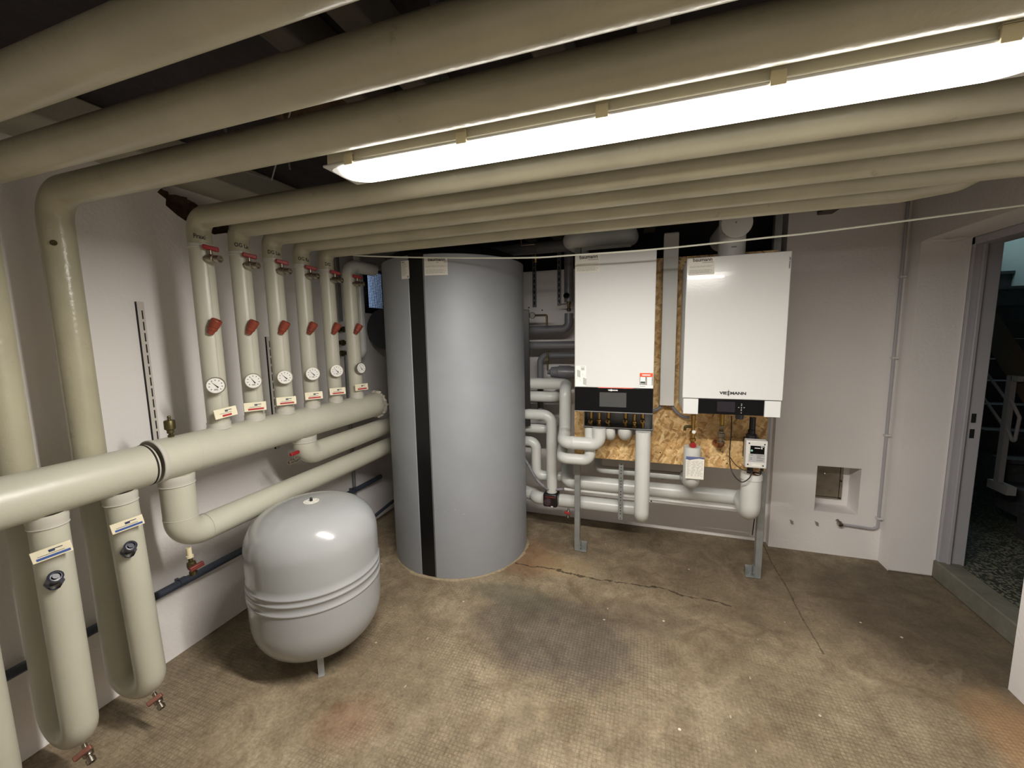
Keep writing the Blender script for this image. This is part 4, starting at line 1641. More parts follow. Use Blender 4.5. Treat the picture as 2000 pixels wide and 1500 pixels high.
mb.text('SS', .030, lambda u, v: V(.424 + u * .42, YF - .0006, 1.2525 + v), align='CENTER', bold=.0011)
mb.rect(-.0012, -.009, .0012, .027, lambda u, v: V(.424 + u, YF - .0006, 1.2545 + v))
mb.text('MANN', .0205, lambda u, v: V(.432 + u * 1.25, YF - .0006, 1.256 + v), bold=.0011)
build('lettering', mb, m_ink, dr, fix=False)
mb = MB()
mb.text('200 Vitodens', .0105, lambda u, v: V(.668 + v * 1.0, YF - .0006, 1.960 - u), bold=.0003)
build('side_lettering', mb, m_ink, dr, fix=False)
baumann_sticker(dr, lambda off: (lambda u, v: V(.202 + u, YF - off, 1.985 + v)), .128, .088)

# flue on top of the right boiler
root = thing('flue_pipe', 'white round flue with capped tee on top of the right boiler', 'flue', (.43, 2.58, 1.985))
fx, fy = .434, 2.575
mb = MB()
mb.lathe([(.074, 0), (.074, .012), (.068, .016), (.068, .25), (0, .25)], (fx, fy, 1.984), (0, 0, 1), 44)
build('stack', mb, m_white2, root)
mb = MB()
mb.lathe([(.072, 0), (.074, .003), (.074, .02), (.068, .024), (.068, .42)], (fx + .005, 2.490, 2.165), V(-.02, 1, 0), 44)
tee = build('tee', mb, m_white2, root)
mb = MB()
mb.lathe([(0, -.006), (.070, -.006), (.0755, -.003), (.0755, .012), (.072, .013)], (fx + .005, 2.486, 2.165), V(-.02, 1, 0), 44)
build('inspection_cap', mb, m_white2, tee)
mb = MB()
mb.lathe([(0, 0), (.004, 0), (.003, .003), (0, .003)], (fx, 2.479, 2.168), (0, -1, 0), 10)
mb.box((fx - .012, 2.502, 2.045), (fx + .012, 2.508, 2.050))
build('fixing', mb, m_greyink, tee)

# white cable duct between the boilers
root = thing('cable_duct', 'narrow white vertical cable duct between the two boilers', 'duct', (.127, 2.72, 1.132))
mb = MB()
mb.box((.085, 2.705, 1.132), (.170, YB - .001, 2.192))
build('cover', mb, m_white2, root, bevel=.002)
mb = MB()
mb.box((.087, 2.715, 2.190), (.168, YB + .07, 2.198))
mb.box((.092, YB, 2.07), (.163, YB + .06, 2.19))
build('trunk', mb, m_white2, root)

# corrugated conduits that leave the duct


def corrugated(pts, r, pitch=.006, fil=.03):
    mb = MB()
    pts = [Vector(p) for p in pts]
    base = MB()
    # dense resample with a bezier-like smoothing
    path = []
    for i in range(len(pts) - 1):
        p0 = pts[max(i - 1, 0)]
        p1, p2 = pts[i], pts[i + 1]
        p3 = pts[min(i + 2, len(pts) - 1)]
        n = max(2, int((p2 - p1).length / (pitch / 2)))
        for q in range(n):
            t = q / n
            path.append(.5 * ((2 * p1) + (p2 - p0) * t + (2 * p0 - 5 * p1 + 4 * p2 - p3) * t * t + (3 * p1 - p0 - 3 * p2 + p3) * t ** 3))
    path.append(pts[-1])
    rad = [r * (1.0 if k % 2 else .80) for k in range(len(path))]
    mb.tube(path, rad, 0, 16)
    return mb


def smooth_cable(pts, r, n=14, seg=8):
    pts = [Vector(p) for p in pts]
    path = []
    for i in range(len(pts) - 1):
        p0 = pts[max(i - 1, 0)]
        p1, p2 = pts[i], pts[i + 1]
        p3 = pts[min(i + 2, len(pts) - 1)]
        for q in range(n):
            t = q / n
            path.append(.5 * ((2 * p1) + (p2 - p0) * t + (2 * p0 - 5 * p1 + 4 * p2 - p3) * t * t + (3 * p1 - p0 - 3 * p2 + p3) * t ** 3))
    path.append(pts[-1])
    return MB().tube(path, r, 0, seg)


o = build('corrugated_conduit', corrugated([P(1292, 790, 2.74), P(1287, 797, 2.735), P(1275, 802, 2.735), P(1255, 801, 2.74)], .0105), m_flex, loc=P(1285, 797, 2.735), smooth=80)
tag(o, 'short grey corrugated conduit from the duct to the left boiler', 'conduit')
o = build('corrugated_conduit', corrugated([P(1311, 790, 2.74), P(1319, 802, 2.735), P(1333, 813, 2.735), P(1346, 815, 2.74)], .0105), m_flex, loc=P(1322, 803, 2.735), smooth=80)
tag(o, 'short grey corrugated conduit from the duct to the right boiler', 'conduit')
o = build('corrugated_conduit', corrugated([P(1015, 880, 2.90), P(1030, 905, 2.88), P(1048, 936, 2.87), P(1068, 954, 2.87), P(1084, 956, 2.89), P(1102, 955, 2.91)], .0125), m_flex, loc=P(1048, 936, 2.87), smooth=80)
tag(o, 'grey corrugated conduit curving out from behind the tank above the pump', 'conduit')
z_ = P(1102, 955, 2.91).z
mb = MB()
mb.tube([P(1100, 955, 2.91), V(P(1440, 1000, 2.91).x, 2.91, z_ - .01)], .0105, seg=14)
o = build('straight_conduit', mb, m_white2, loc=(0, 2.91, z_))
tag(o, 'thin white straight conduit between the two thick pipes near the floor', 'conduit')

# ================================================================== GREY PVC PIPEWORK BY THE BOILERS


def pvc(label, pts, r, fil=.06, mat_=None, cap='round', extra=None, name='insulated_pipe', group=None):
    pts = [Vector(p) for p in pts]
    c = sum(pts, Vector()) / len(pts)
    mb = MB()
    mb.tube(pts, r, fil, 32, n=10, cap=cap)
    if extra:
        root = thing(name, label, 'pipe', c, group)
        j = build('jacket', mb, mat_ or m_pvc, root)
        extra(root, j)
        return root
    o = build(name, mb, mat_ or m_pvc, loc=c)
    tag(o, label, 'pipe', group)
    return o


def same_z(a, b):
    return V(b.x, b.y, a.z)


def plumb(a, z):
    return V(a.x, a.y, z)


# upper grey pipes in the gap, shade painted into their darker colour
a = P(1012, 645, 3.12)
b = P(1111, 645, 3.12)


def x_p1(root, j):
    mb = MB()
    c = V(b.x, b.y, P(1111, 608, 3.12).z)
    mb.lathe([(.012, 0), (.016, .004), (.016, .02), (.011, .024), (.011, .05), (.017, .054), (.017, .075), (.010, .08), (.010, .11)], c, (0, 0, 1), 14)
    v = build('ball_valve', mb, m_darkbrass, root)
    mb = MB()
    mb.lathe([(0, 0), (.022, 0), (.024, .004), (.022, .010), (0, .012)], c + V(-.012, -.03, .115), V(-.1, -1, .6), 18)
    build('hand_wheel', mb, m_black, v)
    mb = MB()
    mb.tube([c + V(0, -.01, .055), c + V(-.045, -.01, .055), c + V(-.075, -.01, .055), c + V(-.083, -.01, .075)], .006, .01, 10)
    build('lever', mb, m_greypvc, v)


pvc('shade-darkened grey pipe with an elbow and brass valve, uppermost in the gap beside the tank', [V(a.x - .05, a.y, a.z), V(b.x, b.y, a.z), V(b.x, b.y, P(1111, 612, 3.12).z)], .033, .055, m_greypvc, 'flat', x_p1)
c = P(1111, 590, 3.14)
mb = MB()
mb.tube([V(c.x, 3.14, P(1111, 590, 3.14).z), V(c.x, 3.14, 2.26)], .036, seg=28)
o = build('insulated_pipe', mb, m_greypvc, loc=(c.x, 3.14, 2.0))
tag(o, 'shade-darkened grey vertical pipe above the brass valve, just left of the left boiler', 'pipe')
a = P(1010, 675, 3.08)
pvc('shade-darkened grey straight pipe, second in the gap between tank and left boiler', [V(a.x - .05, a.y, a.z), V(-.3, a.y, a.z)], .031, .05, m_greypvc, 'flat')
a = P(1140, 694, 3.15)
b = P(1055, 694, 3.15)
pvc('thin shade-darkened grey pipe turning down behind the light grey elbow', [V(-.3, 3.15, a.z), V(b.x, 3.15, a.z), V(b.x, 3.15, .9)], .0245, .06, m_greypvc, 'flat')

# small filter station (dark) and thermometer pipe
root = thing('pump_station', 'small dark ribbed pump behind the left boiler edge', 'pump', P(1100, 727, 3.05))
c = P(1098, 727, 3.05)
mb = MB()
mb.lathe([(0, -.115), (.018, -.115), (.02, -.095), (.040, -.085), (.045, -.03), (.052, -.025), (.052, .06), (.046, .075), (.046, .1), (0, .1)], c, (1, 0, 0), 24)
build('body', mb, m_greypvc, root)
mb = MB()
mb.tube([c + V(-.10, 0, 0), c + V(-.115, 0, .01), c + V(-.115, 0, .16)], .007, .01, 10)
mb.lathe([(0, 0), (.012, 0), (.012, .014), (0, .014)], c + V(-.115, -.01, .10), (0, -1, 0), 12)
build('bypass', mb, m_darkbrass, root)
root = thing('gauge_line', 'thin dark pipe with a small round gauge beside the tank', 'pipe', P(1045, 616, 3.0))
a, b = P(1020, 617, 3.0), P(1068, 615, 3.0)
mb = MB()
mb.tube([V(a.x, 3, a.z), V(b.x, 3, a.z), V(b.x, 3, P(1068, 636, 3.0).z)], .008, .012, 12)
build('tube', mb, m_darkbrass, root)
c = P(1039, 616, 2.96)
mb = MB()
mb.lathe([(0, 0), (.022, 0), (.024, .006), (.024, .018), (.021, .018), (.021, .014), (0, .014)], c + V(0, .02, 0), (0, -1, 0), 24)
g = build('gauge', mb, m_darkbrass, root)
mb = MB()
mb.lathe([(0, 0), (.0205, 0), (.0205, .001), (0, .001)], c + V(0, .005, 0), (0, -1, 0), 24)
build('gauge_face', mb, m_greyink, g)

# perforated straps on the back wall
for (px, y0, y1, lab) in ((1043.5, 520, 600, 'perforated steel strap on the back wall nearer the tank'), (1092, 520, 597, 'perforated steel strap on the back wall nearer the left boiler')):
    c = P(px, (y0 + y1) / 2, WB - .012)
    za, zb_ = P(px, y1, WB - .012).z, 2.3
    root = thing('wall_strap', lab, 'strap', (c.x, WB, za), 'perforated straps on the back wall')
    mb = MB()
    mb.box((c.x - .016, WB - .012, za), (c.x + .016, WB, zb_))
    build('channel', mb, m_greypvc, root)
    mb = MB()
    z = za + .02
    while z < zb_ - .03:
        mb.box((c.x - .005, WB - .0135, z), (c.x + .005, WB - .0115, z + .028))
        z += .045
    build('slots', mb, m_slot, root)

# light grey group
def x_l1(root, j):
    mb = MB()
    c = P(1121, 865, 2.62)
    mb.lathe([(.0420, 0), (.0455, .001), (.0460, .004), (.0445, .006), (.0440, .020), (.0425, .021)], (c.x, 2.62, P(1098, 864, 2.61).z), (-1, 0, 0), 32)
    build('collar', mb, m_pvc, root)


L1a = P(1010, 748, 2.96)
L1b = P(1104, 748, 2.96)
L1c = P(1104, 760, 2.80)
zf = P(1098, 864, 2.61)
pvc('light grey pipe from the tank that drops beside the left boiler and returns under it', [V(L1a.x - .05, 2.96, L1a.z), V(L1b.x + .012, 2.96, L1a.z), V(L1c.x, 2.80, L1a.z - .03), V(L1c.x, 2.80, zf.z + .035), V(P(1100, 864, 2.62).x, 2.62, zf.z), V(P(1170, 866, 2.62).x, 2.62, zf.z), V(P(1170, 866, 2.62).x, 2.62, zb - .002)], .0425, .055, cap='flat', extra=x_l1)
a = P(1010, 773, 2.98)
pvc('light grey straight pipe directly below the topmost light pipe beside the tank', [V(a.x - .05, 2.98, a.z), V(-.66, 2.98, a.z), V(-.66, 3.3, a.z)], .041, .05, cap='flat')
a = P(1015, 808, 2.90)
b = P(1077, 808, 2.90)
zp = P(1160, 984, 2.95).z
pvc('light grey pipe with a rounded elbow dropping to the pump pipe', [V(a.x - .05, 2.90, a.z), V(b.x, 2.90, a.z), V(b.x, 2.90, zp + .03)], .040, .065, cap='flat')
a = P(1010, 834, 2.99)
pvc('short light grey pipe tucked under the second elbow beside the tank', [V(a.x - .05, 2.99, a.z), V(-.72, 2.99, a.z), V(-.72, 3.3, a.z)], .038, .05, cap='flat')
a = P(1010, 860, 2.95)
b = P(1047, 860, 2.95)
zc = P(1047, 928, 2.95).z
pvc('light grey S-bend pipe closest to the tank, lowest elbow pointing right', [V(a.x - .08, 2.95, a.z), V(b.x, 2.95, a.z), V(b.x, 2.95, zc), V(-.60, 2.98, zc)], .039, .055, cap='flat')
a = P(1150, 899, 2.68)
za = P(1130, 899, 2.64).z
pvc('light grey U-shaped pipe piece below the left boiler connections', [V(P(1098, 893, 2.9).x, 2.93, za + .01), V(P(1096, 893, 2.64).x, 2.66, za), V(P(1152, 899, 2.66).x, 2.66, za), V(P(1152, 899, 2.66).x, 2.66, zb - .006)], .0365, .05, cap='flat')
a = P(1191, 855, 2.66)
pvc('first round-bottomed light grey stub under the left boiler', [V(a.x, 2.66, zb - .005), V(a.x, 2.66, P(1191, 852, 2.66).z), V(a.x, 2.775, P(1191, 852, 2.66).z)], .035, .04, cap='flat')
a = P(1220, 855, 2.66)
pvc('second round-bottomed light grey stub, right of the first one', [V(a.x, 2.66, zb - .005), V(a.x, 2.66, P(1220, 850, 2.66).z), V(a.x, 2.775, P(1220, 850, 2.66).z)], .0445, .05, cap='flat')
a = P(1255, 900, 2.60)
zl = P(1255, 1012, 2.60).z
pvc('long light grey vertical pipe hanging from the left boiler nearly to the floor', [V(a.x, 2.60, zb - .005), V(a.x, 2.60, zl), V(a.x, 2.78, zl), V(a.x, 2.93, zp)], .046, .055, cap='flat')
# grey connection sleeves above the stubs
# pump pipe
pa = P(1010, 958, 3.02)


def x_pump(root, j):
    c = P(1076, 975, 2.88)
    mb = MB()
    mb.box((c.x - .055, 2.845, c.z - .052), (c.x + .055, 2.955, c.z + .052))
    pm = build('circulation_pump', mb, m_black, root, bevel=.014, bseg=3, label='black circulation pump block')
    mb = MB()
    mb.lathe([(0, 0), (.026, 0), (.028, .004), (.026, .012), (.018, .015), (0, .015)], (c.x - .018, 2.846, c.z - .012), (0, -1, 0), 24)
    build('dial', mb, mat('pump_dial', (56, 46, 50), .4, var=.1), pm)
    mb = MB()
    mb.lathe([(.030, 0), (.032, .002), (.030, .004)], (c.x - .018, 2.8445, c.z - .012), (0, -1, 0), 24)
    mb.box((c.x - .035, 2.842, c.z + .026), (c.x + .045, 2.846, c.z + .036))
    build('pump_trim', mb, m_darkred, pm)
    mb = MB()
    mb.box((c.x + .008, 2.842, c.z - .046), (c.x + .024, 2.846, c.z - .040))
    build('maker_mark', mb, m_whiteink, pm)
    q = P(1110, 985, 2.89)
    ball_valve(root, V(q.x, 2.90, zp - .035), V(0, -.35, -1), V(-.1, -1, .35), m_red, .9, hdir=V(1, 0, -.15))


pvc('light grey pipe with a built-in black pump, lowest of the group', [V(pa.x - .05, 3.03, zp + .03), V(P(1042, 965, 2.95).x - .01, 3.0, zp), V(P(1050, 972, 2.95).x, 2.95, zp), V(P(1250, 985, 2.95).x, 2.95, zp)], .050, .05, cap='flat', extra=x_pump)
# long return to the meter pipe
z8 = P(1180, 946, 2.92).z
pvc('long light grey horizontal pipe running behind the frame to the meter pipe', [V(P(1106, 905, 3.10).x, 3.15, z8 + .06), V(P(1106, 905, 2.92).x, 2.92, z8), V(P(1468, 972, 2.69).x, 2.92, z8)], .050, .07, cap='flat')
z7 = P(1200, 919, 2.98).z
pvc('thin light grey pipe just under the chipboard edge', [V(P(1166, 905, 2.98).x, 3.2, z7 + .1), V(P(1166, 905, 2.98).x, 2.98, z7), V(P(1352, 925, 2.68).x, 2.98, z7)], .029, .05, cap='flat')


# hanging pipe with the paper tag
def x_tag(root, j):
    c = P(1352, 903, 2.60)
    top = P(1352, 872, 2.66)
    mb = MB()
    mb.lathe([(.010, 0), (.018, .002), (.018, .014), (.012, .018), (.012, .034), (.019, .038), (.019, .052), (.012, .056), (.012, .078), (.020, .08), (.020, .094), (.012, .098), (.012, .20)], (top.x, 2.66, top.z), (0, 0, 1), 16)
    v = build('safety_valve', mb, m_brass, root)
    mb = MB()
    mb.lathe([(0, 0), (.017, 0), (.018, .003), (.018, .012), (0, .014)], (top.x + .002, 2.642, top.z + .014), (0, -1, 0), 20)
    mb.box((top.x - .005, 2.626, top.z - .022), (top.x + .006, 2.634, top.z + .012))
    build('red_cap', mb, m_red, v)
    mb = MB()
    mb.lathe([(0, 0), (.011, 0), (.012, .003), (.010, .008), (0, .010)], (top.x + .004, 2.64, top.z + .098), (0, -1, 0), 18)
    build('gauge', mb, m_paper, v)
    mb = MB()
    mb.tube([V(top.x, 2.66, top.z + .125), V(top.x - .045, 2.66, top.z + .125), V(top.x - .045, 2.66, top.z + .10)], .009, .01, 12)
    build('side_branch', mb, m_darkbrass, v)
    q0, q1 = P(1340, 891, 2.598), P(1374, 937, 2.598)
    mb = MB()
    mb.box((q0.x, 2.5975, q1.z), (q1.x, 2.5985, q0.z))
    t = build('paper_tag', mb, m_paper, root, label='printed paper tag with blue header')
    W_, H_ = q1.x - q0.x, q0.z - q1.z
    mb = MB()
    f = lambda u, v: V(q0.x + u * W_, 2.5968, q1.z + v * H_)
    mb.add([f(0, .87), f(.2, .84), f(.45, .89), f(.7, .93), f(1, .91), f(1, 1), f(0, 1)], [(0, 1, 2, 3, 4, 5, 6)])
    build('header', mb, mat('tag_blue', (88, 96, 138), .6, var=0), t, fix=False)
    mb = MB()
    rt = random.Random(2)
    for k in range(13):
        v0 = .80 - k * .055
        x = .06
        while x < .9:
            l = rt.uniform(.06, .22)
            mb.add([f(x, v0), f(min(x + l, .94), v0), f(min(x + l, .94), v0 + .012), f(x, v0 + .012)], [(0, 1, 2, 3)])
            x += l + rt.uniform(.03, .14)
    build('fine_print', mb, m_greyink, t, fix=False)


a = P(1352, 878, 2.66)
zt_ = P(1352, 942, 2.66).z
pvc('short fat light grey pipe with a printed paper tag under the right boiler', [V(a.x, 2.66, P(1352, 872, 2.66).z), V(a.x, 2.66, zt_ + .01), V(a.x + .005, 2.99, z7)], .050, .055, cap='flat', extra=x_tag)
a = P(1468, 925, 2.68)
zt2 = z8 - .005


def x_m(root, j):
    top = P(1468, 924, 2.68).z
    mb = MB()
    mb.lathe([(.053, 0), (.059, .001), (.060, .006), (.0575, .012), (.0585, .03), (.0575, .034)], (a.x, 2.68, top - .036), (0, 0, 1), 32)
    build('folded_collar', mb, m_pvc, root)
    mb = MB()
    mb.tube([V(a.x - .01, 2.68, top - .01), V(a.x - .01, 2.68, P(1468, 815, 2.68).z)], .017, seg=16)
    build('siphon', mb, m_black, root)
    mb = MB()
    mb.lathe([(.017, 0), (.030, .004), (.030, .022), (.020, .030), (.020, .052), (.017, .055)], (a.x - .012, 2.68, P(1468, 856, 2.68).z), (0, 0, 1), 20)
    build('siphon_nut', mb, m_black, root)
    mb = MB()
    mb.lathe([(.016, 0), (.030, .002), (.032, .010), (.020, .014)], (a.x + .015, 2.665, top - .004), V(.25, -.2, 1), 20)
    build('clamp', mb, m_copper, root)


pvc('fat light grey vertical pipe below the white meter box', [V(a.x, 2.68, P(1468, 924, 2.68).z), V(a.x, 2.68, zt2), V(a.x, 2.93, z8)], .0555, .06, cap='flat', extra=x_m)

# gas cock between
root = thing('gas_fitting', 'brass and copper gas fitting under the middle of the right boiler', 'fitting', P(1409, 850, 2.7))
c = P(1409, 868, 2.68)
mb = MB()
mb.lathe([(.012, 0), (.012, .03)], (c.x, 2.70, P(1409, 812, 2.7).z - .03), (0, 0, 1), 16)
zt3 = P(1409, 830, 2.7).z
mb.tube([V(c.x, 2.70, zt3), V(c.x, 2.70, P(1409, 808, 2.7).z)], .0125, seg=16)
build('yellow_tube', mb, m_hose, root)
mb = MB()
z0 = P(1409, 862, 2.7).z
mb.lathe([(.012, 0), (.024, .001), (.024, .006), (.013, .009), (.013, .028), (.020, .032), (.022, .036), (.022, .058), (.016, .062), (.016, .07), (.010, .073), (.016, .078), (.010, .085), (.0125, .092), (.0125, .105)], (c.x, 2.70, z0 - .006), (0, 0, 1), 6)
build('union', mb, m_nickel, root)
mb = MB()
mb.tube([V(c.x, 2.70, z0 - .004), V(c.x, 2.70, z0 - .035), V(c.x - .02, 2.778, z0 - .03)], .020, .03, 20)
build('elbow', mb, m_copper, root)

# white meter box
root = thing('meter_box', 'small white electronic box with black display label on the chipboard', 'meter', P(1477, 888, 2.62))
q0, q1 = P(1458, 860, 2.60), P(1497, 916, 2.60)
mb = MB()
mb.box((q0.x, 2.60, q1.z), (q1.x, 2.655, q0.z))
bx = build('housing', mb, m_white2, root, bevel=.004)
W_, H_ = q1.x - q0.x, q0.z - q1.z
f = lambda off: (lambda u, v: V(q0.x + u * W_, 2.60 - off, q1.z + v * H_))
mb = MB()
mb.rect(.2, .52, .86, .82, f(.0008))
lab = build('black_label', mb, m_gloss, bx, fix=False)
mb = MB()
mb.rect(.14, .22, .9, .52, f(.0006))
build('grey_label', mb, mat('silver_label', (172, 172, 174), .5, var=.03), bx, fix=False)
mb = MB()
for (u, v) in ((.14, .9), (.86, .88), (.12, .12), (.83, .1)):
    p = f(0)(u, v)
    mb.lathe([(0, 0), (.0042, 0), (.0042, .001), (0, .001)], p, (0, -1, 0), 12)
build('screw', mb, m_slot, bx)
mb = MB()
mb.rect(.40, .725, .66, .75, f(.0014))
mb.rect(.70, .71, .76, .76, f(.0014))
mb.rect(.68, .78, .82, .80, f(.0014))
build('white_marks', mb, m_whiteink, bx, fix=False)
mb = MB()
p = f(.0012)(.27, .64)
mb.lathe([(0, 0), (.006, 0), (.006, .001), (0, .001)], p, (0, -1, 0), 18)
build('green_button', mb, mat('mint_button', (140, 196, 178), .4, var=0), bx)
mb = MB()
for (a_, b_, c_) in ((.22, .34, .46), (.22, .3, .36), (.22, .3, .30), (.52, .84, .455), (.52, .7, .40), (.52, .84, .35), (.52, .6, .28), (.62, .82, .28)):
    mb.rect(a_, c_, b_, c_ + .03, f(.0010))
build('fine_print', mb, m_greyink, bx, fix=False)
mb = MB()
mb.box((q0.x + .3 * W_, 2.598, q1.z + .01), (q0.x + .72 * W_, 2.604, q1.z + .14 * H_))
build('terminal_cover', mb, m_paper, bx, bevel=.001)
mb = MB()
mb.box((q0.x + .02, 2.655, q1.z + .02), (q1.x - .01, YB - .002, q0.z - .02))
build('mounting_foot', mb, m_black, root)
mb = MB()
mb.lathe([(.008, 0), (.009, .018), (.006, .020), (0, .02)], (q0.x + .36 * W_, 2.63, q1.z), (0, 0, -1), 12)
mb.lathe([(.008, 0), (.009, .022), (.006, .024), (0, .024)], (q0.x + .86 * W_, 2.63, q1.z), (0, 0, -1), 12)
build('cable_gland', mb, m_black, root)
o = build('cable', smooth_cable([P(1429, 812, 2.72), P(1428, 850, 2.71), P(1425, 885, 2.70), P(1429, 920, 2.62), P(1447, 941, 2.60), P(1463, 934, 2.60), P(1469, 920, 2.62)], .0032), m_cable, loc=P(1429, 812, 2.72))
tag(o, 'black cable looping down from the right boiler to the meter box', 'cable')
o = build('cable', smooth_cable([P(1426, 893, 2.70), P(1436, 907, 2.66), P(1450, 917, 2.63), P(1466, 921, 2.62)], .0024), m_cable, loc=P(1426, 893, 2.70))
tag(o, 'thin dark cable branching towards the foot of the meter box', 'cable')
mb = MB()
c = P(1487, 917, 2.66)
mb.tube([V(c.x, 2.66, c.z), V(c.x - .002, 2.72, c.z - .25), V(c.x + .004, 2.79, .30)], .0032, .03, seg=8)
o = build('cable', mb, m_cable, loc=(c.x, 2.66, 0))
tag(o, 'black cable hanging straight down along the right post', 'cable')

# hoses/knobs under the right boiler
mb = MB()
c = P(1444, 818, 2.62)
mb.lathe([(0, 0), (.020, 0), (.022, .01), (.022, .035), (0, .035)], (c.x, 2.62, c.z), (0, 0, 1), 20)
o = build('screw_plug', mb, m_darktube, loc=(c.x, 2.62, c.z))
tag(o, 'round dark blue cap under the right boiler', 'cap')

# air duct bundle above the left boiler
zz = P(1180, 476, 2.72)
root = thing('air_duct', 'white-grey rounded duct pair above the left boiler', 'duct', (zz.x, 2.75, 2.2))
mb = MB()
za = P(1180, 466, 2.70).z
x0, x1 = P(1112, 470, 2.70).x, P(1236, 460, 2.70).x
mb.tube([V(x0 - .0, 3.0, za + .04), V(x0, 2.72, za + .02), V(x1 - .03, 2.72, za + .02), V(x1 - .03, 3.0, za + .06)], .058, .07, 32)
build('front_duct', mb, m_pvc, root)
mb = MB()
zq = P(1150, 484, 2.95).z
mb.tube([V(x0 + .02, 3.2, zq + .02), V(x0 + .04, 2.93, zq + .02), V(x0 + .38, 2.93, zq + .02)], .040, .07, 28)
build('rear_duct', mb, m_pvc, root)
mb = MB()
mb.tube([V(-.45, 3.1, 2.26), V(-1.3, 3.1, 2.26)], .045, seg=24)
o = build('insulated_pipe', mb, m_greypvc, loc=(-.9, 3.1, 2.26))
tag(o, 'grey pipe under the ceiling above the tank and left boiler', 'pipe')

# tiny vent valve hanging in front of the dark corner
root = thing('vent_valve', 'tiny brass vent valve hanging between tank and left boiler top', 'valve', P(1045, 500, 2.7))
c = P(1046, 511, 2.7)
mb = MB()
mb.tube([V(c.x - .10, 2.7, c.z + .115), V(c.x, 2.7, c.z + .115), V(c.x, 2.7, c.z + .03)], .005, .01, 10)
mb.tube([V(c.x - .10, 2.7, c.z + .115), V(c.x - .10, 2.7, 2.47)], .005, 0, 10)
build('tube', mb, m_nickel, root)
mb = MB()
mb.lathe([(.012, 0), (.012, .008), (.007, .012), (.010, .018), (.010, .03), (.006, .036), (.006, .05)], (c.x, 2.7, c.z - .005), (0, 0, 1), 14)
build('body', mb, m_brass, root)
mb = MB()
mb.box((c.x + .005, 2.69, c.z + .016), (c.x + .04, 2.70, c.z + .024))
build('handle', mb, m_darkred, root)

# white cord across the room
o = build('cord', smooth_cable([P(655, 492, 2.05), P(700, 499, 2.1), P(830, 503, 2.14), P(1025, 503.5, 2.15), P(1123, 498, 2.15), P(1283, 486.5, 2.15), P(1480, 466, 2.15), P(1640, 448, 2.15), V(1.56, 2.15, P(1660, 446, 2.15).z + .045)], .0042, 8), m_string, loc=P(1025, 503, 2.15))
tag(o, 'thin white cord stretched across the room below the pipes', 'cord')

# things behind the last risers
root = thing('grey_drop_pipe', 'grey vertical pipe with rounded lower elbow behind the last riser', 'pipe', (-2.10, 2.60, 1.6))
mb = MB()
mb.tube([V(-2.08, 2.585, 2.30), V(-2.08, 2.585, 1.48), V(-2.20, 2.60, 1.43)], .031, .05, 28, cap='flat')
build('jacket', mb, m_pvc, root)
mb = MB()
mb.tube([V(-2.05, 2.82, 1.665), V(-2.05, 3.33, 1.665)], .165, seg=40)
o = build('dark_duct', mb, m_duct, loc=(-2.05, 3.1, 1.665))
tag(o, 'dark round duct below the barred window', 'duct')
root = thing('pipe_manifold', 'dark valve cluster half hidden behind the fifth riser', 'valve', (-2.19, 2.48, 1.6))
mb = MB()
mb.tube([V(-2.19, 2.50, 1.72), V(-2.19, 2.50, 2.2)], .010, seg=12)
build('tube', mb, m_greypvc, root)
for z in (1.48, 1.56, 1.66):
    mb = MB()
    mb.lathe([(0, 0), (.02, 0), (.024, .01), (.016, .02), (.016, .045), (.022, .05), (.022, .07), (0, .07)], (-2.235, 2.48 + (z - 1.56) * .2, z), (1, 0, 0), 14)
    mb.box((-2.20, 2.43, z - .012), (-2.18, 2.54, z + .012))
    build('valve_body', mb, m_darkbrass, root, bevel=.002)
mb = MB()
mb.tube([V(-2.215, 2.55, .2), V(-2.215, 2.55, 1.5)], .012, seg=12)
o = build('thin_tube', mb, m_galv, loc=(-2.215, 2.55, .2))
tag(o, 'thin bright vertical tube on the left wall beside the manifold end', 'pipe')

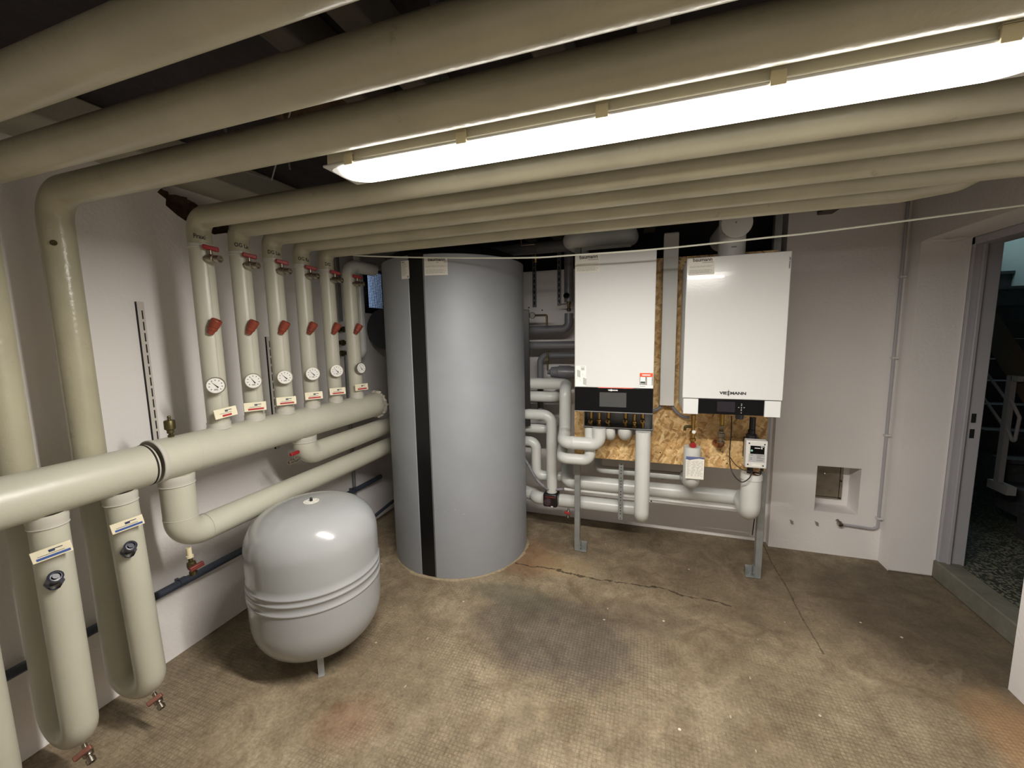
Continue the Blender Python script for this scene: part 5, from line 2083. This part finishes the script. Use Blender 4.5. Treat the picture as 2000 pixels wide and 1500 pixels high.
# ================================================================== RIGHT WALL BITS
# niche plate
root = thing('cleaning_plate', 'worn grey metal plate inside the square wall niche', 'plate', (1.28, 3.435, .45))
mb = MB()
mb.box((1.16, 3.425, .36), (1.372, 3.44, .66))
build('plate', mb, m_plate, root, bevel=.001)
mb = MB()
for p in ((1.362, .37), (1.362, .63), (1.362, .50)):
    mb.lathe([(0, 0), (.006, 0), (.005, .003), (0, .004)], (p[0], 3.425, p[1]), (0, -1, 0), 10)
mb.box((1.352, 3.4225, .365), (1.355, 3.4255, .64))
mb.box((1.17, 3.4225, .372), (1.37, 3.4255, .375))
build('rivet', mb, m_slot, root)
mb = MB()
mb.lathe([(0, 0), (.012, 0), (.010, .005), (.004, .008), (.004, .014), (0, .014)], (1.262, 3.425, .545), (0, -1, 0), 14)
build('latch', mb, m_nickel, root)
# conduit with clips and tap
root = thing('wall_conduit', 'thin grey conduit running down the wall corner to a small outlet', 'pipe', (1.522, 3.26, .24))
mb = MB()
mb.tube([V(1.520, 3.262, 2.46), V(1.524, 3.262, .25), V(1.498, 3.262, .232), V(1.305, 3.262, .242)], .0085, .02, 14)
build('tube', mb, m_door, root)
for z in (1.921, 1.407, .892, .312):
    mb = MB()
    mb.box((1.512, 3.25, z - .006), (1.545, 3.279, z + .006))
    build('clip', mb, m_white2, root, bevel=.001)
mb = MB()
mb.lathe([(0, 0), (.010, 0), (.010, .02), (.016, .022), (.017, .045), (.012, .048), (.012, .038), (0, .038)], (1.300, 3.280, .262), V(.25, -1, -.5), 16)
tp = build('outlet', mb, m_nickel, root)
for (x, z, lab) in ((1.022, .216, 'small white pipe clip low on the wall, the one nearer the frame'), (1.174, .226, 'small white pipe clip low on the wall under the niche')):
    mb = MB()
    mb.tube([V(x - .004, 3.279, z + .008), V(x - .004, 3.262, z + .010), V(x + .010, 3.262, z + .004)], .003, .004, 8)
    mb.tube([V(x + .000, 3.279, z - .008), V(x + .000, 3.262, z - .006), V(x + .012, 3.262, z - .010)], .003, .004, 8)
    o = build('pipe_clip', mb, m_nickel, loc=(x, 3.27, z))
    tag(o, lab, 'clip', 'empty pipe clips on the right wall')

# screw holes on the back wall
for px, py in ((1294, 935), (1272, 979), (1033, 601), (1059, 606)):
    c = P(px, py, WB - .001)
    mb = MB()
    mb.lathe([(0, 0), (.006, 0), (.006, .0015), (0, .0015)], (c.x, WB - .0005, c.z), (0, -1, 0), 10)
    o = build('wall_plug', mb, m_slot, loc=(c.x, WB, c.z))
    tag(o, {1294: 'small black wall plug under the thin pipe, left of the paper tag', 1272: 'small black wall plug just right of the long vertical pipe', 1033: 'small black wall plug beside the strap nearer the tank', 1059: 'small black wall plug between the two straps'}[px], 'plug', 'wall plugs in the back wall')
